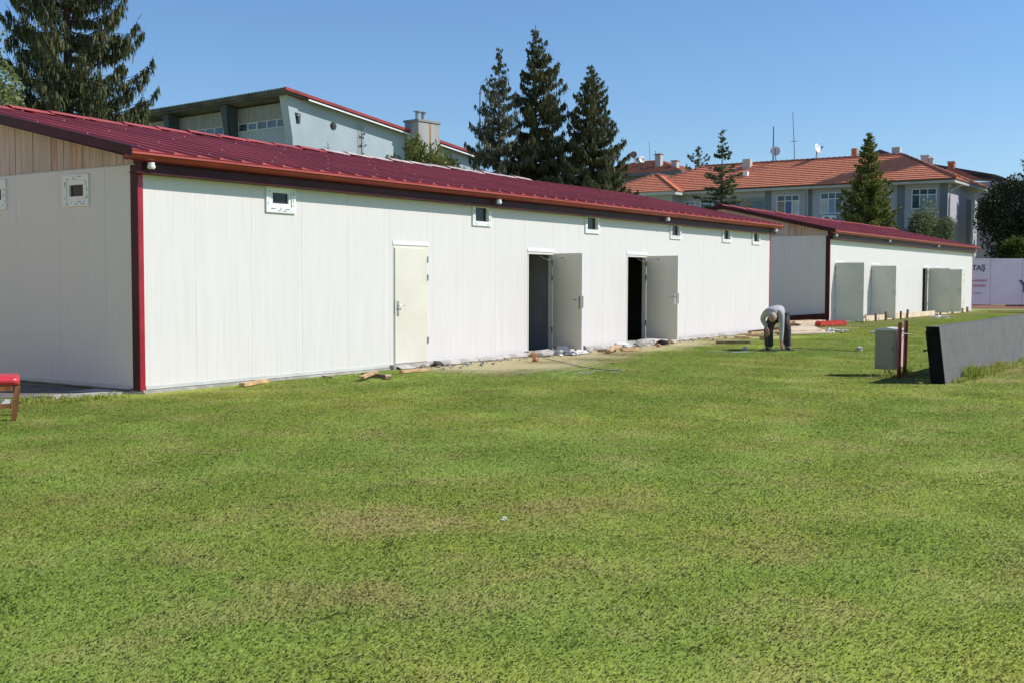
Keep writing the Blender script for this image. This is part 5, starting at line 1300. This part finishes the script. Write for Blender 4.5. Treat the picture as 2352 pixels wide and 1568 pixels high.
# ------------------------------------------------------------------ grass
def grass():
    coll = bpy.data.collections.new('grass_tufts')
    for v in range(4):
        rn = np.random.default_rng(100 + v); n = 2400
        P = np.concatenate([np.clip(rn.normal(size=(n, 2)), -2.4, 2.4) * .30, np.full((n, 1), -.004)], 1)      # soft edged tuft, no visible seams
        # taller small clumps here and there
        clump = np.zeros(n)
        for c in range(2):
            cx, cy = rn.uniform(-.25, .25, 2); clump += np.exp(-((P[:, 0] - cx) ** 2 + (P[:, 1] - cy) ** 2) / .003)
        h = rn.uniform(.007, .018, n) * (1 + .6 * clump); a = rn.uniform(0, 2 * PI, n); tilt = rn.uniform(.25, 1.15, n)
        D = np.stack([np.cos(a), np.sin(a), np.zeros(n)], 1); Wv = np.stack([-np.sin(a), np.cos(a), np.zeros(n)], 1) * (rn.uniform(.0008, .0014, n)[:, None])
        mid = P + D * (h * tilt * .35)[:, None] + np.stack([0 * h, 0 * h, h * .65], 1)
        tip = P + D * (h * tilt * 1.1)[:, None] + np.stack([0 * h, 0 * h, h * (1.1 - .36 * tilt)], 1)
        V = np.stack([P - Wv, P + Wv, mid + Wv * .8, tip, mid - Wv * .8], 1).reshape(-1, 3)
        idx = np.arange(n)[:, None] * 5
        o = raw_mesh('grass_tuft', V, (idx + np.array([0, 1, 2, 3, 4])).ravel(), 5, BLADE)
        COL.objects.unlink(o); coll.objects.link(o)
    rn = np.random.default_rng(7); pts = []; sc = []
    th0 = 34.6
    def ok(x, y):
        if y > Y0 - .12 and 9.6 < x < 32.3: return False
        if y > 13.3 and x > 39.0: return False
        if 9.2 < x < 9.9 and y > 12.85: return False
        if y > 13.35 and x < 9.8 and x > 6 and (y - 13.35) > -(x - 8.7) * .94 - .15: return False
        if 17.7 < x < 34 and 4.3 < y < 4.56: return False
        return True
    rings = [(2.2, 9, .42), (9, 16, .50), (16, 27, .60), (27, 66, .80)]
    for (a, b, step) in rings:
        R = b + 1
        for x in np.arange(0, R, step):
            for y in np.arange(-8, R, step):
                d = math.hypot(x, y)
                if d < a or d >= b: continue
                if abs(math.degrees(math.atan2(y, x)) - th0) > 37: continue
                px, py = x + rn.uniform(-.5, .5) * step, y + rn.uniform(-.5, .5) * step
                if not ok(px, py): continue
                s = 1.0
                if 15.2 < px < 34 and py > 10.5 + .35 * math.sin(px * 1.3) + min(max((px - 17) / 5.5, 0), 1) * .8 and rn.random() < .78: continue
                pts.append((px, py, gz(px, py))); sc.append((.85 + .3 * rn.random()) * (1 if b < 20 else 1.1 if b < 40 else 1.3))
    me = bpy.data.meshes.new('lawn_grass'); me.from_pydata(pts, [], [])
    at = me.attributes.new('sc', 'FLOAT', 'POINT'); at.data.foreach_set('value', sc)
    at = me.attributes.new('rz', 'FLOAT_VECTOR', 'POINT'); at.data.foreach_set('vector', np.stack([np.zeros(len(pts)), np.zeros(len(pts)), rn.uniform(0, 2 * PI, len(pts))], 1).ravel())
    o = link('lawn_grass', me); tag(o, kind='stuff'); me.materials.append(BLADE)
    ng = bpy.data.node_groups.new('lawn_grass', 'GeometryNodeTree')
    ng.interface.new_socket('Geometry', in_out='INPUT', socket_type='NodeSocketGeometry'); ng.interface.new_socket('Geometry', in_out='OUTPUT', socket_type='NodeSocketGeometry')
    gi = ng.nodes.new('NodeGroupInput'); go = ng.nodes.new('NodeGroupOutput'); mp = ng.nodes.new('GeometryNodeMeshToPoints'); io = ng.nodes.new('GeometryNodeInstanceOnPoints')
    ci = ng.nodes.new('GeometryNodeCollectionInfo'); ci.inputs['Collection'].default_value = coll; ci.inputs['Separate Children'].default_value = True; ci.inputs['Reset Children'].default_value = True
    io.inputs['Pick Instance'].default_value = True
    def attr(nm, ty): a = ng.nodes.new('GeometryNodeInputNamedAttribute'); a.data_type = ty; a.inputs['Name'].default_value = nm; return [s for s in a.outputs if s.enabled and s.name == 'Attribute'][0]
    L = ng.links.new
    L(gi.outputs[0], mp.inputs[0]); L(mp.outputs[0], io.inputs['Points']); L(ci.outputs[0], io.inputs['Instance'])
    L(attr('rz', 'FLOAT_VECTOR'), io.inputs['Rotation']); L(attr('sc', 'FLOAT'), io.inputs['Scale']); L(io.outputs[0], go.inputs[0])
    md = o.modifiers.new('grass', 'NODES'); md.node_group = ng
    print('grass tufts', len(pts))
grass()
